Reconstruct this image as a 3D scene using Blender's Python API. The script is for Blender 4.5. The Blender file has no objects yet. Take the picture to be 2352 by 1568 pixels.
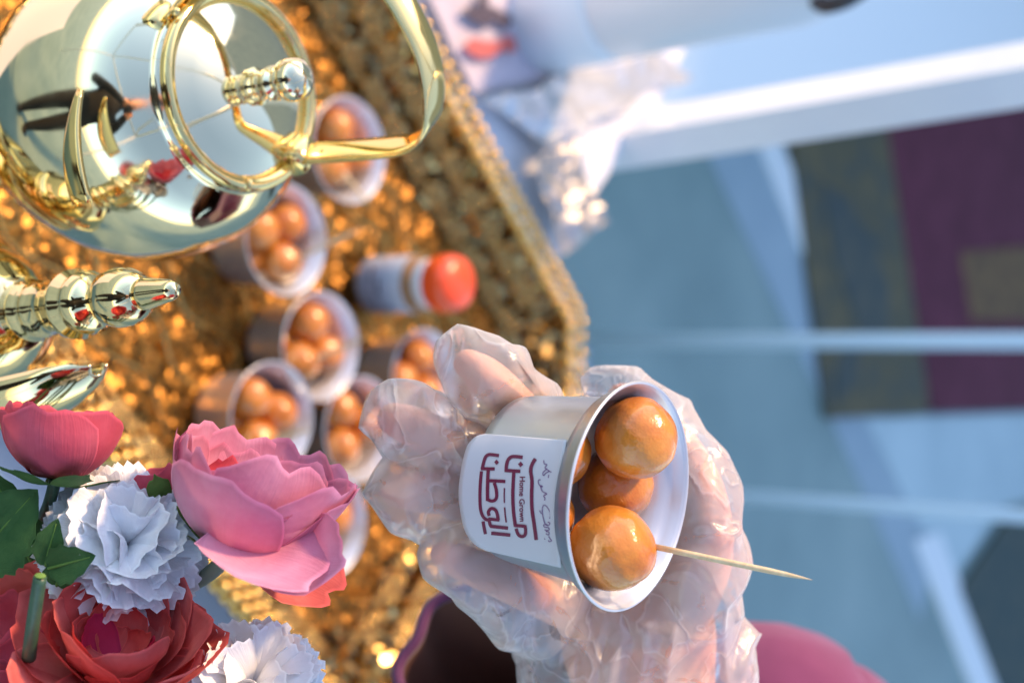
import bpy, bmesh, math, random
import numpy as np
from mathutils import Vector, Matrix, noise

random.seed(7)
sc = bpy.context.scene
rad = math.radians
V = Vector

# ------------------------------------------------------------------ camera
PITCH = rad(36)
CAM = V((0, 0, 1.45))
FW = V((0, math.cos(PITCH), -math.sin(PITCH)))
UP = V((0, math.sin(PITCH), math.cos(PITCH)))      # picture right (the picture is turned on its side)
XR = V((1, 0, 0))                                   # picture down
K = 2352 * 50 / 36
cd = bpy.data.cameras.new('camera')
cam = bpy.data.objects.new('camera', cd)
sc.collection.objects.link(cam)
m = Matrix((UP, -XR, -FW)).transposed().to_4x4()
m.translation = CAM
cam.matrix_world = m
cd.lens = 50
cd.sensor_width = 36
cd.sensor_fit = 'HORIZONTAL'
cd.clip_start = 0.02
cd.clip_end = 500
cd.dof.use_dof = True
cd.dof.focus_distance = 0.505
cd.dof.aperture_fstop = 6.3
sc.camera = cam

# ------------------------------------------------------------------ sky, sun, exposure
SUN = V((-0.58, 0.26, 0.74)).normalized()
w = bpy.data.worlds.new('World')
sc.world = w
w.use_nodes = True
nt = w.node_tree
bg = nt.nodes['Background']
sky = nt.nodes.new('ShaderNodeTexSky')
sky.sky_type = 'NISHITA'
sky.sun_disc = False
sky.sun_elevation = math.asin(SUN.z)
sky.sun_rotation = math.atan2(SUN.x, SUN.y)
sky.dust_density = 0.6
sky.ozone_density = 1.1
nt.links.new(sky.outputs[0], bg.inputs[0])
bg.inputs[1].default_value = 0.15
sd = bpy.data.lights.new('sun', 'SUN')
sd.energy = 2.0
sd.angle = rad(6)
sd.color = (1.0, 0.66, 0.36)
so = bpy.data.objects.new('sun', sd)
so.rotation_euler = SUN.to_track_quat('Z', 'Y').to_euler()
so.location = (-3, 2, 4)
sc.collection.objects.link(so)
sc.view_settings.view_transform = 'Standard'
sc.view_settings.look = 'None'
sc.view_settings.gamma = 1
sc.view_settings.exposure = 1.38
sc.render.engine = 'CYCLES'
sc.cycles.use_denoising = True
sc.cycles.max_bounces = 12
sc.cycles.transparent_max_bounces = 24
sc.cycles.sample_clamp_indirect = 6
sc.cycles.caustics_reflective = False
sc.cycles.caustics_refractive = False

# ------------------------------------------------------------------ helpers
def P(x, y, d):
    return CAM + FW * d + UP * ((x - 1176) * d / K) + XR * ((y - 784) * d / K)

def ray(x, y):
    return FW + UP * ((x - 1176) / K) + XR * ((y - 784) / K)

def onz(x, y, z):
    r = ray(x, y)
    return CAM + r * ((z - CAM.z) / r.z)

def wloc(o):
    l = V((0, 0, 0))
    while o is not None:
        l += o.location
        o = o.parent
    return l

def tag(o, label=None, cat=None, group=None, kind=None):
    if label: o['label'] = label
    if cat: o['category'] = cat
    if group: o['group'] = group
    if kind: o['kind'] = kind
    return o

def empty(name, loc, label=None, cat=None, group=None):
    o = bpy.data.objects.new(name, None)
    o.empty_display_size = 0.02
    o.location = loc
    sc.collection.objects.link(o)
    return tag(o, label, cat, group)

def link(name, me, parent=None, loc=None, rot=None):
    o = bpy.data.objects.new(name, me)
    sc.collection.objects.link(o)
    if parent is not None:
        o.parent = parent
    if loc is not None:
        o.location = V(loc) - (wloc(parent) if parent is not None else V((0, 0, 0)))
    if rot is not None:
        o.rotation_mode = 'QUATERNION'
        o.rotation_quaternion = rot
    return o

def mk_mesh(name, verts, faces, mat, smooth=True):
    me = bpy.data.meshes.new(name)
    me.from_pydata([tuple(v) for v in verts], [], faces)
    me.materials.append(mat)
    if smooth:
        me.shade_smooth()
    return me

def build(name, vf, mat, parent=None, smooth=True, origin=None):
    """vf in world space; object origin at the parent's (or at origin)"""
    verts, faces = vf
    if origin is None:
        origin = wloc(parent) if parent is not None else V((0, 0, 0))
    origin = V(origin)
    me = mk_mesh(name, [V(v) - origin for v in verts], faces, mat, smooth)
    o = bpy.data.objects.new(name, me)
    sc.collection.objects.link(o)
    if parent is not None:
        o.parent = parent
        o.location = origin - wloc(parent)
    else:
        o.location = origin
    return o

def join(*parts):
    vs, fs = [], []
    for v, f in parts:
        n = len(vs)
        vs += list(v)
        fs += [tuple(i + n for i in q) for q in f]
    return vs, fs

def frame(z, hint=V((1, 0, 0))):
    z = V(z).normalized()
    x = hint - z * hint.dot(z)
    if x.length < 1e-4:
        x = z.orthogonal()
    x.normalize()
    return x, z.cross(x), z

def lathe(profile, origin, z=(0, 0, 1), n=48, hint=V((1, 0, 0)), wob=None):
    x, y, z = frame(z, hint)
    origin = V(origin)
    vs, fs = [], []
    for (r, h) in profile:
        for k in range(n):
            a = 2 * math.pi * k / n
            rr = r * (1 + (wob(a, h) if wob else 0))
            vs.append(origin + z * h + (x * math.cos(a) + y * math.sin(a)) * rr)
    for i in range(len(profile) - 1):
        for k in range(n):
            k2 = (k + 1) % n
            fs.append((i * n + k, i * n + k2, (i + 1) * n + k2, (i + 1) * n + k))
    if profile[0][0] > 1e-6:
        fs.append(tuple(range(n - 1, -1, -1)))
    if profile[-1][0] > 1e-6:
        fs.append(tuple((len(profile) - 1) * n + k for k in range(n)))
    return vs, fs

def lathe_open(profile, origin, z=(0, 0, 1), n=48, hint=V((1, 0, 0))):
    vs, fs = lathe(profile, origin, z, n, hint)
    return vs, [f for f in fs if len(f) == 4]

def catmull(pts, m=6):
    """pts: list of tuples of floats (any dimension)"""
    A = np.array([list(p) for p in pts], float)
    out = []
    n = len(A)
    for i in range(n - 1):
        p0 = A[max(i - 1, 0)]; p1 = A[i]; p2 = A[i + 1]; p3 = A[min(i + 2, n - 1)]
        for k in range(m):
            t = k / m
            out.append(0.5 * ((2 * p1) + (-p0 + p2) * t + (2 * p0 - 5 * p1 + 4 * p2 - p3) * t * t + (-p0 + 3 * p1 - 3 * p2 + p3) * t ** 3))
    out.append(A[-1])
    return out

def sweep(pts, n=16, ref=None, m=6, rounded=False, raw=False):
    """pts: (x,y,z,w,d): elliptical tube; w across (perp. to ref), d along ref"""
    S = [np.array(p, float) for p in pts] if raw else catmull(pts, m)
    if rounded:
        def cap(a, b, rev):
            t = a[:3] - b[:3]
            t = t / (np.linalg.norm(t) + 1e-9)
            c = []
            for q in (25, 50, 70, 84):
                e = a.copy()
                e[:3] = a[:3] + t * math.sin(rad(q)) * min(a[3], a[4])
                e[3:] = a[3:] * math.cos(rad(q))
                c.append(e)
            return c[::-1] if rev else c
        S = cap(S[0], S[1], True) + S + cap(S[-1], S[-2], False)
    vs, fs = [], []
    pos = [V(p[:3]) for p in S]
    up = None
    for i, p in enumerate(S):
        t = (pos[min(i + 1, len(S) - 1)] - pos[max(i - 1, 0)]).normalized()
        if ref is not None:
            dd = V(ref) - t * V(ref).dot(t)
        else:
            dd = (up if up is not None else t.orthogonal())
            dd = dd - t * dd.dot(t)
        if dd.length < 1e-5:
            dd = t.orthogonal()
        dd.normalize()
        up = dd
        ww = t.cross(dd)
        for k in range(n):
            a = 2 * math.pi * k / n
            vs.append(pos[i] + ww * (math.cos(a) * p[3]) + dd * (math.sin(a) * p[4]))
    for i in range(len(S) - 1):
        for k in range(n):
            k2 = (k + 1) % n
            fs.append((i * n + k, i * n + k2, (i + 1) * n + k2, (i + 1) * n + k))
    fs.append(tuple(range(n - 1, -1, -1)))
    fs.append(tuple((len(S) - 1) * n + k for k in range(n)))
    return vs, fs

def tube(pts, r, n=10, m=6, **k):
    rs = r if isinstance(r, (list, tuple)) else [r] * len(pts)
    return sweep([(p[0], p[1], p[2], q, q) for p, q in zip(pts, rs)], n, None, m, **k)

def box(c, sx, sy, sz, ax=None):
    c = V(c)
    a, b, g = ax if ax else (V((1, 0, 0)), V((0, 1, 0)), V((0, 0, 1)))
    vs = [c + a * (sx * i) + b * (sy * j) + g * (sz * k) for i in (-.5, .5) for j in (-.5, .5) for k in (-.5, .5)]
    return vs, [(0, 1, 3, 2), (4, 6, 7, 5), (0, 4, 5, 1), (2, 3, 7, 6), (0, 2, 6, 4), (1, 5, 7, 3)]

def prism(poly, z0, z1):
    n = len(poly)
    vs = [V((p[0], p[1], z0)) for p in poly] + [V((p[0], p[1], z1)) for p in poly]
    fs = [tuple(range(n - 1, -1, -1)), tuple(range(n, 2 * n))]
    fs += [(i, (i + 1) % n, n + (i + 1) % n, n + i) for i in range(n)]
    a = sum(poly[i][0] * poly[(i + 1) % n][1] - poly[(i + 1) % n][0] * poly[i][1] for i in range(n))
    if a < 0:
        fs = [tuple(reversed(f)) for f in fs]
    return vs, fs

def ico(r, sub, seed=0, bump=0.0, freq=1.0):
    bm = bmesh.new()
    bmesh.ops.create_icosphere(bm, subdivisions=sub, radius=1)
    vs = []
    off = V((seed * 3.1, seed * 1.7, seed * 5.3))
    for v in bm.verts:
        p = v.co.normalized()
        k = 1 + bump * (noise.noise(p * freq + off) + .35 * noise.noise(p * freq * 3 + off))
        vs.append(p * (r * k))
    fs = [tuple(q.index for q in f.verts) for f in bm.faces]
    bm.free()
    return vs, fs

# ------------------------------------------------------------------ materials
def mat(name, color=(.5, .5, .5), rough=.5, metal=0, **kw):
    mt = bpy.data.materials.new(name)
    mt.use_nodes = True
    b = mt.node_tree.nodes['Principled BSDF']
    b.inputs['Base Color'].default_value = (*color, 1)
    b.inputs['Roughness'].default_value = rough
    b.inputs['Metallic'].default_value = metal
    for k, v in kw.items():
        b.inputs[k.replace('_', ' ')].default_value = v
    return mt

def nodes(mt):
    return mt.node_tree.nodes, mt.node_tree.links, mt.node_tree.nodes['Principled BSDF']

def coords(mt, kind='Object', scale=1.0):
    N, L, b = nodes(mt)
    tc = N.new('ShaderNodeTexCoord')
    mp = N.new('ShaderNodeMapping')
    mp.inputs['Scale'].default_value = (scale,) * 3 if not isinstance(scale, tuple) else scale
    L.new(tc.outputs[kind], mp.inputs[0])
    return mp.outputs[0]

def noise_color(mt, stops, scale=20, detail=5, kind='Object', rough=.6, dist=0.0):
    N, L, b = nodes(mt)
    n = N.new('ShaderNodeTexNoise')
    n.inputs['Scale'].default_value = scale
    n.inputs['Detail'].default_value = detail
    n.inputs['Roughness'].default_value = rough
    n.inputs['Distortion'].default_value = dist
    L.new(coords(mt, kind), n.inputs['Vector'])
    r = N.new('ShaderNodeValToRGB')
    e = r.color_ramp.elements
    e[0].position, e[0].color = stops[0][0], (*stops[0][1], 1)
    e[1].position, e[1].color = stops[-1][0], (*stops[-1][1], 1)
    for p, c in stops[1:-1]:
        x = e.new(p)
        x.color = (*c, 1)
    L.new(n.outputs['Fac'], r.inputs[0])
    L.new(r.outputs[0], b.inputs['Base Color'])
    return n, r

def add_bump(mt, scale=100, strength=.2, dist=.001, tex='noise', kind='Object', detail=4, stretch=None):
    N, L, b = nodes(mt)
    if tex == 'noise':
        n = N.new('ShaderNodeTexNoise')
        n.inputs['Detail'].default_value = detail
        out = n.outputs['Fac']
    else:
        n = N.new('ShaderNodeTexVoronoi')
        n.feature = 'F1' if tex == 'voronoi' else 'DISTANCE_TO_EDGE'
        out = n.outputs['Distance']
    n.inputs['Scale'].default_value = scale
    L.new(coords(mt, kind, stretch if stretch else 1.0), n.inputs['Vector'])
    bp = N.new('ShaderNodeBump')
    bp.inputs['Strength'].default_value = strength
    bp.inputs['Distance'].default_value = dist
    L.new(out, bp.inputs['Height'])
    if b.inputs['Normal'].is_linked:
        L.new(b.inputs['Normal'].links[0].from_socket, bp.inputs['Normal'])
    L.new(bp.outputs[0], b.inputs['Normal'])
    return bp

M = {}
M['paving'] = mat('paving', rough=.55)
noise_color(M['paving'], [(.3, (.16, .245, .235)), (.5, (.21, .305, .29)), (.7, (.275, .37, .345))], 1.6, 8)
M['light_band_pale'] = mat('painted_light_pale', (.5, .6, .68), .6)  # tones for the light bands painted on the floor, bright to dim
noise_color(M['light_band_pale'], [(.3, (.38, .50, .52)), (.7, (.50, .62, .63))], 3, 5)
M['light_band_bright'] = mat('painted_light_bright', (.74, .78, .78), .6)
M['light_band_dim'] = mat('light_band_dim', (.3, .36, .45), .6)
noise_color(M['light_band_dim'], [(.3, (.26, .35, .40)), (.7, (.33, .43, .47))], 3, 5)
M['rug_maroon'] = mat('rug_maroon', rough=.95)
noise_color(M['rug_maroon'], [(.35, (.085, .010, .026)), (.65, (.13, .022, .045))], 9, 6)
M['rug_olive'] = mat('rug_olive', rough=.95)
noise_color(M['rug_olive'], [(.3, (.05, .07, .07)), (.5, (.10, .09, .05)), (.7, (.15, .12, .06))], 14, 6)
M['rug_gold'] = mat('rug_gold', rough=.95)
noise_color(M['rug_gold'], [(.35, (.10, .055, .03)), (.65, (.22, .13, .05))], 22, 6)
M['rug_blue'] = mat('rug_blue', rough=.95)
noise_color(M['rug_blue'], [(.35, (.045, .065, .066)), (.65, (.085, .09, .07))], 10, 6)
M['mat_green'] = mat('mat_green', rough=.95)
noise_color(M['mat_green'], [(.35, (.035, .065, .065)), (.65, (.07, .085, .07))], 12, 6)
M['white_metal'] = mat('white_metal', (.78, .78, .80), .35)
noise_color(M['white_metal'], [(.3, (.70, .70, .74)), (.7, (.82, .81, .80))], 6, 4)
M['pole'] = mat('pole_metal', (.46, .58, .66), .5)
M['wall'] = mat('shade_wall', (.42, .42, .42), .8)
noise_color(M['wall'], [(.3, (.36, .37, .38)), (.7, (.46, .45, .44))], 2, 5)
M['cloth_white'] = mat('cloth_white', (.78, .76, .78), .75)
add_bump(M['cloth_white'], 900, .15, .0005)
M['paper'] = mat('printed_paper', (.58, .50, .54), .7)
M['ink_red'] = mat('ink_red', (.55, .12, .10), .7)
M['ink_dark'] = mat('ink_dark', (.08, .06, .08), .7)
M['foil'] = mat('foil', (.50, .46, .43), .42, 1)
add_bump(M['foil'], 40, .5, .006)
M['sheeting'] = mat('clear_sheeting', (.58, .56, .56), .28)
M['sheeting'].node_tree.nodes['Principled BSDF'].inputs['Transmission Weight'].default_value = .35
add_bump(M['sheeting'], 45, .5, .006)
M['plastic_white'] = mat('plastic_white', (.78, .84, .88), .3)
M['crate_white'] = mat('crate_white', (.86, .88, .84), .5)
M['dark'] = mat('dark_plastic', (.03, .03, .035), .4)

def gold(name, c, rough, bumps=()):
    g = mat(name, c, rough, 1)
    for b in bumps:
        add_bump(g, *b)
    return g
def facets(mt, scale, k, c0, c1, r0=.08, r1=.3):
    # chased metal: small flat facets, each with its own tilt, tone and polish
    N, L, b = nodes(mt)
    vo = N.new('ShaderNodeTexVoronoi'); vo.inputs['Scale'].default_value = scale
    L.new(coords(mt), vo.inputs['Vector'])
    gm = N.new('ShaderNodeNewGeometry')
    base = b.inputs['Normal'].links[0].from_socket if b.inputs['Normal'].is_linked else gm.outputs['Normal']
    sb = N.new('ShaderNodeVectorMath'); sb.operation = 'SUBTRACT'; L.new(vo.outputs['Color'], sb.inputs[0]); sb.inputs[1].default_value = (.5, .5, .5)
    ml = N.new('ShaderNodeVectorMath'); ml.operation = 'SCALE'; L.new(sb.outputs[0], ml.inputs[0]); ml.inputs['Scale'].default_value = k
    ad_ = N.new('ShaderNodeVectorMath'); ad_.operation = 'ADD'; L.new(base, ad_.inputs[0]); L.new(ml.outputs[0], ad_.inputs[1])
    nr = N.new('ShaderNodeVectorMath'); nr.operation = 'NORMALIZE'; L.new(ad_.outputs[0], nr.inputs[0])
    L.new(nr.outputs[0], b.inputs['Normal'])
    sx = N.new('ShaderNodeSeparateXYZ'); L.new(vo.outputs['Color'], sx.inputs[0])
    mc = N.new('ShaderNodeMix'); mc.data_type = 'RGBA'
    mc.inputs[6].default_value = (*c0, 1); mc.inputs[7].default_value = (*c1, 1)
    L.new(sx.outputs[1], mc.inputs[0]); L.new(mc.outputs[2], b.inputs['Base Color'])
    rr = N.new('ShaderNodeMapRange'); rr.inputs[3].default_value = r0; rr.inputs[4].default_value = r1
    L.new(sx.outputs[2], rr.inputs[0]); L.new(rr.outputs[0], b.inputs['Roughness'])
M['gold_pot'] = gold('gold_polished', (.93, .77, .48), .05)
add_bump(M['gold_pot'], 25, .03, .002)
_N, _L, _b = nodes(M['gold_pot'])
_n = _N.new('ShaderNodeTexNoise'); _n.inputs['Scale'].default_value = 38; _n.inputs['Detail'].default_value = 7; _n.inputs['Distortion'].default_value = .6
_L.new(coords(M['gold_pot']), _n.inputs['Vector'])
_m = _N.new('ShaderNodeMapRange'); _m.inputs[1].default_value = .42; _m.inputs[2].default_value = .72; _m.inputs[3].default_value = .03; _m.inputs[4].default_value = .15
_L.new(_n.outputs['Fac'], _m.inputs[0]); _L.new(_m.outputs[0], _b.inputs['Roughness'])
M['gold_trim'] = gold('gold_trim', (.92, .66, .26), .08)
M['gold_mid'] = gold('gold_mid', (.93, .72, .38), .06)
M['gold_deep'] = gold('gold_deep', (.90, .63, .24), .10)
M['gold_tray'] = gold('gold_tray_floor', (.46, .21, .042), .30, [(260, .6, .0015), (30, .25, .006)])
facets(M['gold_tray'], 210, .75, (.14, .065, .018), (.66, .30, .06), .16, .42)
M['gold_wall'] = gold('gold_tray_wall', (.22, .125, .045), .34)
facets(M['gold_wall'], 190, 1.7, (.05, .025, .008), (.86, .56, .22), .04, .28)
M['lace'] = gold('silver_gold_lace', (.84, .62, .32), .16)
facets(M['lace'], 420, .9, (.45, .25, .07), (.95, .68, .28), .05, .25)
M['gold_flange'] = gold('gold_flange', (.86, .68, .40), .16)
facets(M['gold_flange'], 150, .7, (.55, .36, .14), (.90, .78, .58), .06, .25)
M['gold_bead'] = gold('gold_bead', (.90, .55, .16), .20)
M['alu'] = mat('aluminium', (.42, .49, .55), .30, 1)
N, L, b = nodes(M['alu'])
add_bump(M['alu'], 60, .10, .0012, 'noise', 'Object', 5)
add_bump(M['alu'], 400, .06, .0004, 'noise', 'Object', 3)
n_ = N.new('ShaderNodeTexNoise'); n_.inputs['Scale'].default_value = 90; n_.inputs['Detail'].default_value = 6
L.new(coords(M['alu']), n_.inputs['Vector'])
mr = N.new('ShaderNodeMapRange'); mr.inputs[3].default_value = .26; mr.inputs[4].default_value = .48
L.new(n_.outputs['Fac'], mr.inputs[0]); L.new(mr.outputs[0], b.inputs['Roughness'])
M['alu_in'] = mat('aluminium_inside', (.68, .67, .68), .34, .6)
add_bump(M['alu_in'], 120, .12, .0008)
M['alu_soft'] = mat('aluminium_soft', (.60, .57, .55), .42, .7)
add_bump(M['alu_soft'], 60, .10, .0012)
M['label'] = mat('label_paper', (.57, .57, .62), .55)
add_bump(M['label'], 45, .15, .001)
M['ink_maroon'] = mat('ink_maroon', (.16, .012, .05), .5)
M['ink_purple'] = mat('ink_purple', (.16, .07, .20), .5)
M['wood'] = mat('toothpick_wood', (.72, .52, .30), .55)
noise_color(M['wood'], [(.3, (.62, .42, .22)), (.7, (.80, .62, .38))], 300, 4)

M['dough'] = mat('dumpling', rough=.22, Subsurface_Weight=.12, Subsurface_Scale=.004, Coat_Weight=.35, Coat_Roughness=.12)
M['dough'].node_tree.nodes['Principled BSDF'].inputs['Subsurface Radius'].default_value = (1, .45, .15)
N, L, b = nodes(M['dough'])
oi = N.new('ShaderNodeObjectInfo')
n1, r1 = noise_color(M['dough'], [(.25, (.42, .108, .012)), (.48, (.60, .20, .025)), (.72, (.72, .30, .05))], 60, 6, 'Object', .62, .4)
vm = N.new('ShaderNodeVectorMath'); vm.operation = 'ADD'
tcn = n1.inputs['Vector'].links[0].from_socket
L.new(tcn, vm.inputs[0]); L.new(oi.outputs['Random'], vm.inputs[1]); L.new(vm.outputs[0], n1.inputs['Vector'])
add_bump(M['dough'], 260, .14, .0012, 'noise', 'Object', 5)
add_bump(M['dough'], 900, .16, .0005, 'voronoi')
add_bump(M['dough'], 80, .5, .0022, 'noise', 'Object', 2)

def petal_mat(name, stops, trans=.25, scale=60, edge=1.0):
    mt = mat(name, rough=.72)
    noise_color(mt, stops, scale, 4)
    mt.node_tree.nodes['Principled BSDF'].inputs['Specular IOR Level'].default_value = .2
    add_bump(mt, 1500, .10, .0003, 'noise', 'Object', 2)
    add_bump(mt, 160, .25, .0015, 'noise', 'Object', 3)
    N, L, b = nodes(mt)
    # fine lengthwise veins, and a thin paler cut edge
    wv_ = N.new('ShaderNodeTexNoise'); wv_.inputs['Scale'].default_value = 1; wv_.inputs['Detail'].default_value = 4
    L.new(coords(mt, 'UV', (46.0, 2.0, 1.0)), wv_.inputs['Vector'])
    bp = N.new('ShaderNodeBump'); bp.inputs['Strength'].default_value = .35; bp.inputs['Distance'].default_value = .0008
    L.new(wv_.outputs['Fac'], bp.inputs['Height']); L.new(b.inputs['Normal'].links[0].from_socket, bp.inputs['Normal']); L.new(bp.outputs[0], b.inputs['Normal'])
    sx = N.new('ShaderNodeSeparateXYZ'); L.new(coords(mt, 'UV'), sx.inputs[0])
    c1 = N.new('ShaderNodeMath'); c1.operation = 'SUBTRACT'; L.new(sx.outputs[0], c1.inputs[0]); c1.inputs[1].default_value = .5
    c2 = N.new('ShaderNodeMath'); c2.operation = 'ABSOLUTE'; L.new(c1.outputs[0], c2.inputs[0])
    c3 = N.new('ShaderNodeMath'); c3.operation = 'MULTIPLY'; L.new(c2.outputs[0], c3.inputs[0]); c3.inputs[1].default_value = 2
    c4 = N.new('ShaderNodeMath'); c4.operation = 'MAXIMUM'; L.new(c3.outputs[0], c4.inputs[0]); L.new(sx.outputs[1], c4.inputs[1])
    er = N.new('ShaderNodeValToRGB'); ee = er.color_ramp.elements
    ee[0].position, ee[0].color = .0, (.92, .92, .92, 1)
    ee[1].position, ee[1].color = 1.0, (1.25, 1.25, 1.25, 1)
    x1 = ee.new(.80); x1.color = (1, 1, 1, 1)
    x2 = ee.new(.955); x2.color = (.82, .78, .80, 1)
    L.new(c4.outputs[0], er.inputs[0])
    mm_ = N.new('ShaderNodeMix'); mm_.data_type = 'RGBA'; mm_.blend_type = 'MULTIPLY'; mm_.inputs[0].default_value = edge
    L.new(b.inputs['Base Color'].links[0].from_socket, mm_.inputs[6]); L.new(er.outputs[0], mm_.inputs[7])
    L.new(mm_.outputs[2], b.inputs['Base Color'])
    tr = N.new('ShaderNodeBsdfTranslucent')
    mx = N.new('ShaderNodeMixShader')
    mx.inputs[0].default_value = trans
    L.new(b.inputs['Base Color'].links[0].from_socket, tr.inputs[0])
    L.new(b.outputs[0], mx.inputs[1]); L.new(tr.outputs[0], mx.inputs[2])
    L.new(mx.outputs[0], N['Material Output'].inputs[0])
    return mt
M['pink'] = petal_mat('petal_pink', [(.25, (.66, .21, .33)), (.55, (.77, .33, .46)), (.8, (.83, .44, .56))], .22, 40)
M['rose'] = petal_mat('petal_rose', [(.25, (.60, .07, .11)), (.55, (.72, .125, .175)), (.8, (.78, .19, .24))], .22, 40)
M['coral'] = petal_mat('petal_coral', [(.25, (.66, .085, .075)), (.55, (.78, .16, .14)), (.8, (.84, .28, .24))], .22, 40)
M['hot'] = petal_mat('petal_hot_pink', [(.3, (.55, .03, .09)), (.7, (.70, .05, .15))], .22, 40)
M['white_petal'] = petal_mat('petal_white', [(.3, (.90, .90, .91)), (.7, (.96, .96, .96))], .16, 50, .4)
M['leaf'] = petal_mat('leaf_green', [(.3, (.035, .10, .03)), (.7, (.08, .17, .05))], .12, 80)
M['sepal'] = petal_mat('sepal_green', [(.3, (.07, .15, .03)), (.7, (.16, .26, .06))], .15, 80)
M['stem'] = mat('stem_green', (.04, .10, .055), .35)
noise_color(M['stem'], [(.3, (.03, .075, .045)), (.7, (.06, .13, .07))], 150, 4)
M['stem_pale'] = mat('stem_grey_green', (.2, .24, .17), .6)

M['skin'] = mat('skin', rough=.5, Subsurface_Weight=.25, Subsurface_Scale=.006)
M['skin'].node_tree.nodes['Principled BSDF'].inputs['Subsurface Radius'].default_value = (1, .35, .2)
noise_color(M['skin'], [(.3, (.90, .34, .18)), (.7, (.97, .49, .30))], 45, 5)
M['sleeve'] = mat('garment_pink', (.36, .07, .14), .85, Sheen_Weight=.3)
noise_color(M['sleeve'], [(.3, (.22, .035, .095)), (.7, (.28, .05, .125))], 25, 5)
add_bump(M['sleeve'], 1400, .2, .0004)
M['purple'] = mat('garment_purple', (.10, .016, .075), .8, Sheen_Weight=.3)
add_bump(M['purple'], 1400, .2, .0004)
M['lining'] = mat('garment_lining', (.17, .075, .05), .9)
M['red_cap'] = mat('red_cap', (.85, .085, .015), .3, Coat_Weight=.3)
M['bottle'] = mat('bottle_amber', (.45, .22, .07), .2)
M['bottle'].node_tree.nodes['Principled BSDF'].inputs['Transmission Weight'].default_value = .35
M['ribbon'] = mat('ribbon_red', (.70, .06, .02), .5)
M['glass'] = mat('vase_glass', (.9, .95, .95), .05)
M['glass'].node_tree.nodes['Principled BSDF'].inputs['Transmission Weight'].default_value = 1

# clear polythene glove: see-through film, milky where it crumples, clear where it clings
g = bpy.data.materials.new('glove_film')
g.use_nodes = True
N, L = g.node_tree.nodes, g.node_tree.links
for n in list(N):
    if n.type != 'OUTPUT_MATERIAL':
        N.remove(n)
out = N['Material Output']
tp = N.new('ShaderNodeBsdfTransparent'); tp.inputs[0].default_value = (.97, .97, .98, 1)
df = N.new('ShaderNodeBsdfDiffuse'); df.inputs[0].default_value = (.95, .91, .90, 1)
tl = N.new('ShaderNodeBsdfTranslucent'); tl.inputs[0].default_value = (.95, .84, .74, 1)
gl = N.new('ShaderNodeBsdfGlossy'); gl.inputs['Roughness'].default_value = .30; gl.inputs[0].default_value = (1, 1, 1, 1)
tc = N.new('ShaderNodeTexCoord')
nz = N.new('ShaderNodeTexNoise'); nz.inputs['Scale'].default_value = 42; nz.inputs['Detail'].default_value = 3; nz.inputs['Distortion'].default_value = .8
L.new(tc.outputs['Object'], nz.inputs['Vector'])
nz.inputs['Detail'].default_value = 6; nz.inputs['Distortion'].default_value = 2.2; nz.inputs['Scale'].default_value = 34
cl = N.new('ShaderNodeMapRange'); cl.inputs[1].default_value = .61; cl.inputs[2].default_value = .66
cl.inputs[3].default_value = .23; cl.inputs[4].default_value = .06
L.new(nz.outputs['Fac'], cl.inputs[0])
# stress-whitened fold lines
nf = N.new('ShaderNodeTexNoise'); nf.inputs['Scale'].default_value = 30; nf.inputs['Detail'].default_value = 2.5; nf.inputs['Distortion'].default_value = 1.2
L.new(tc.outputs['Object'], nf.inputs['Vector'])
f1_ = N.new('ShaderNodeMath'); f1_.operation = 'SUBTRACT'; L.new(nf.outputs['Fac'], f1_.inputs[0]); f1_.inputs[1].default_value = .5
f2_ = N.new('ShaderNodeMath'); f2_.operation = 'ABSOLUTE'; L.new(f1_.outputs[0], f2_.inputs[0])
f3_ = N.new('ShaderNodeMapRange'); f3_.inputs[1].default_value = .0; f3_.inputs[2].default_value = .018; f3_.inputs[3].default_value = .14; f3_.inputs[4].default_value = 0
L.new(f2_.outputs[0], f3_.inputs[0])
f4_ = N.new('ShaderNodeMath'); f4_.operation = 'ADD'; L.new(cl.outputs[0], f4_.inputs[0]); L.new(f3_.outputs[0], f4_.inputs[1])
cl = f4_
lw = N.new('ShaderNodeLayerWeight'); lw.inputs[0].default_value = .35
ad = N.new('ShaderNodeMath'); ad.operation = 'MULTIPLY_ADD'; ad.use_clamp = True
L.new(lw.outputs['Facing'], ad.inputs[0]); ad.inputs[1].default_value = .30; L.new(cl.outputs[0], ad.inputs[2])
m1 = N.new('ShaderNodeMixShader'); m1.inputs[0].default_value = .18
L.new(df.outputs[0], m1.inputs[1]); L.new(tl.outputs[0], m1.inputs[2])
m2 = N.new('ShaderNodeMixShader'); L.new(ad.outputs[0], m2.inputs[0])
L.new(tp.outputs[0], m2.inputs[1]); L.new(m1.outputs[0], m2.inputs[2])
fr = N.new('ShaderNodeFresnel'); fr.inputs[0].default_value = 1.5
fm = N.new('ShaderNodeMath'); fm.operation = 'MULTIPLY_ADD'; fm.use_clamp = True; fm.inputs[1].default_value = .6; fm.inputs[2].default_value = .025
L.new(fr.outputs[0], fm.inputs[0])
m3 = N.new('ShaderNodeMixShader'); L.new(fm.outputs[0], m3.inputs[0])
L.new(m2.outputs[0], m3.inputs[1]); L.new(gl.outputs[0], m3.inputs[2])
L.new(m3.outputs[0], out.inputs[0])
n2 = N.new('ShaderNodeTexNoise'); n2.inputs['Scale'].default_value = 110; n2.inputs['Detail'].default_value = 3; n2.inputs['Distortion'].default_value = 1.6
L.new(tc.outputs['Object'], n2.inputs['Vector'])
bp = N.new('ShaderNodeBump'); bp.inputs['Strength'].default_value = .22; bp.inputs['Distance'].default_value = .002
L.new(n2.outputs['Fac'], bp.inputs['Height'])
bp2 = N.new('ShaderNodeBump'); bp2.inputs['Strength'].default_value = .32; bp2.inputs['Distance'].default_value = .0016
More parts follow.
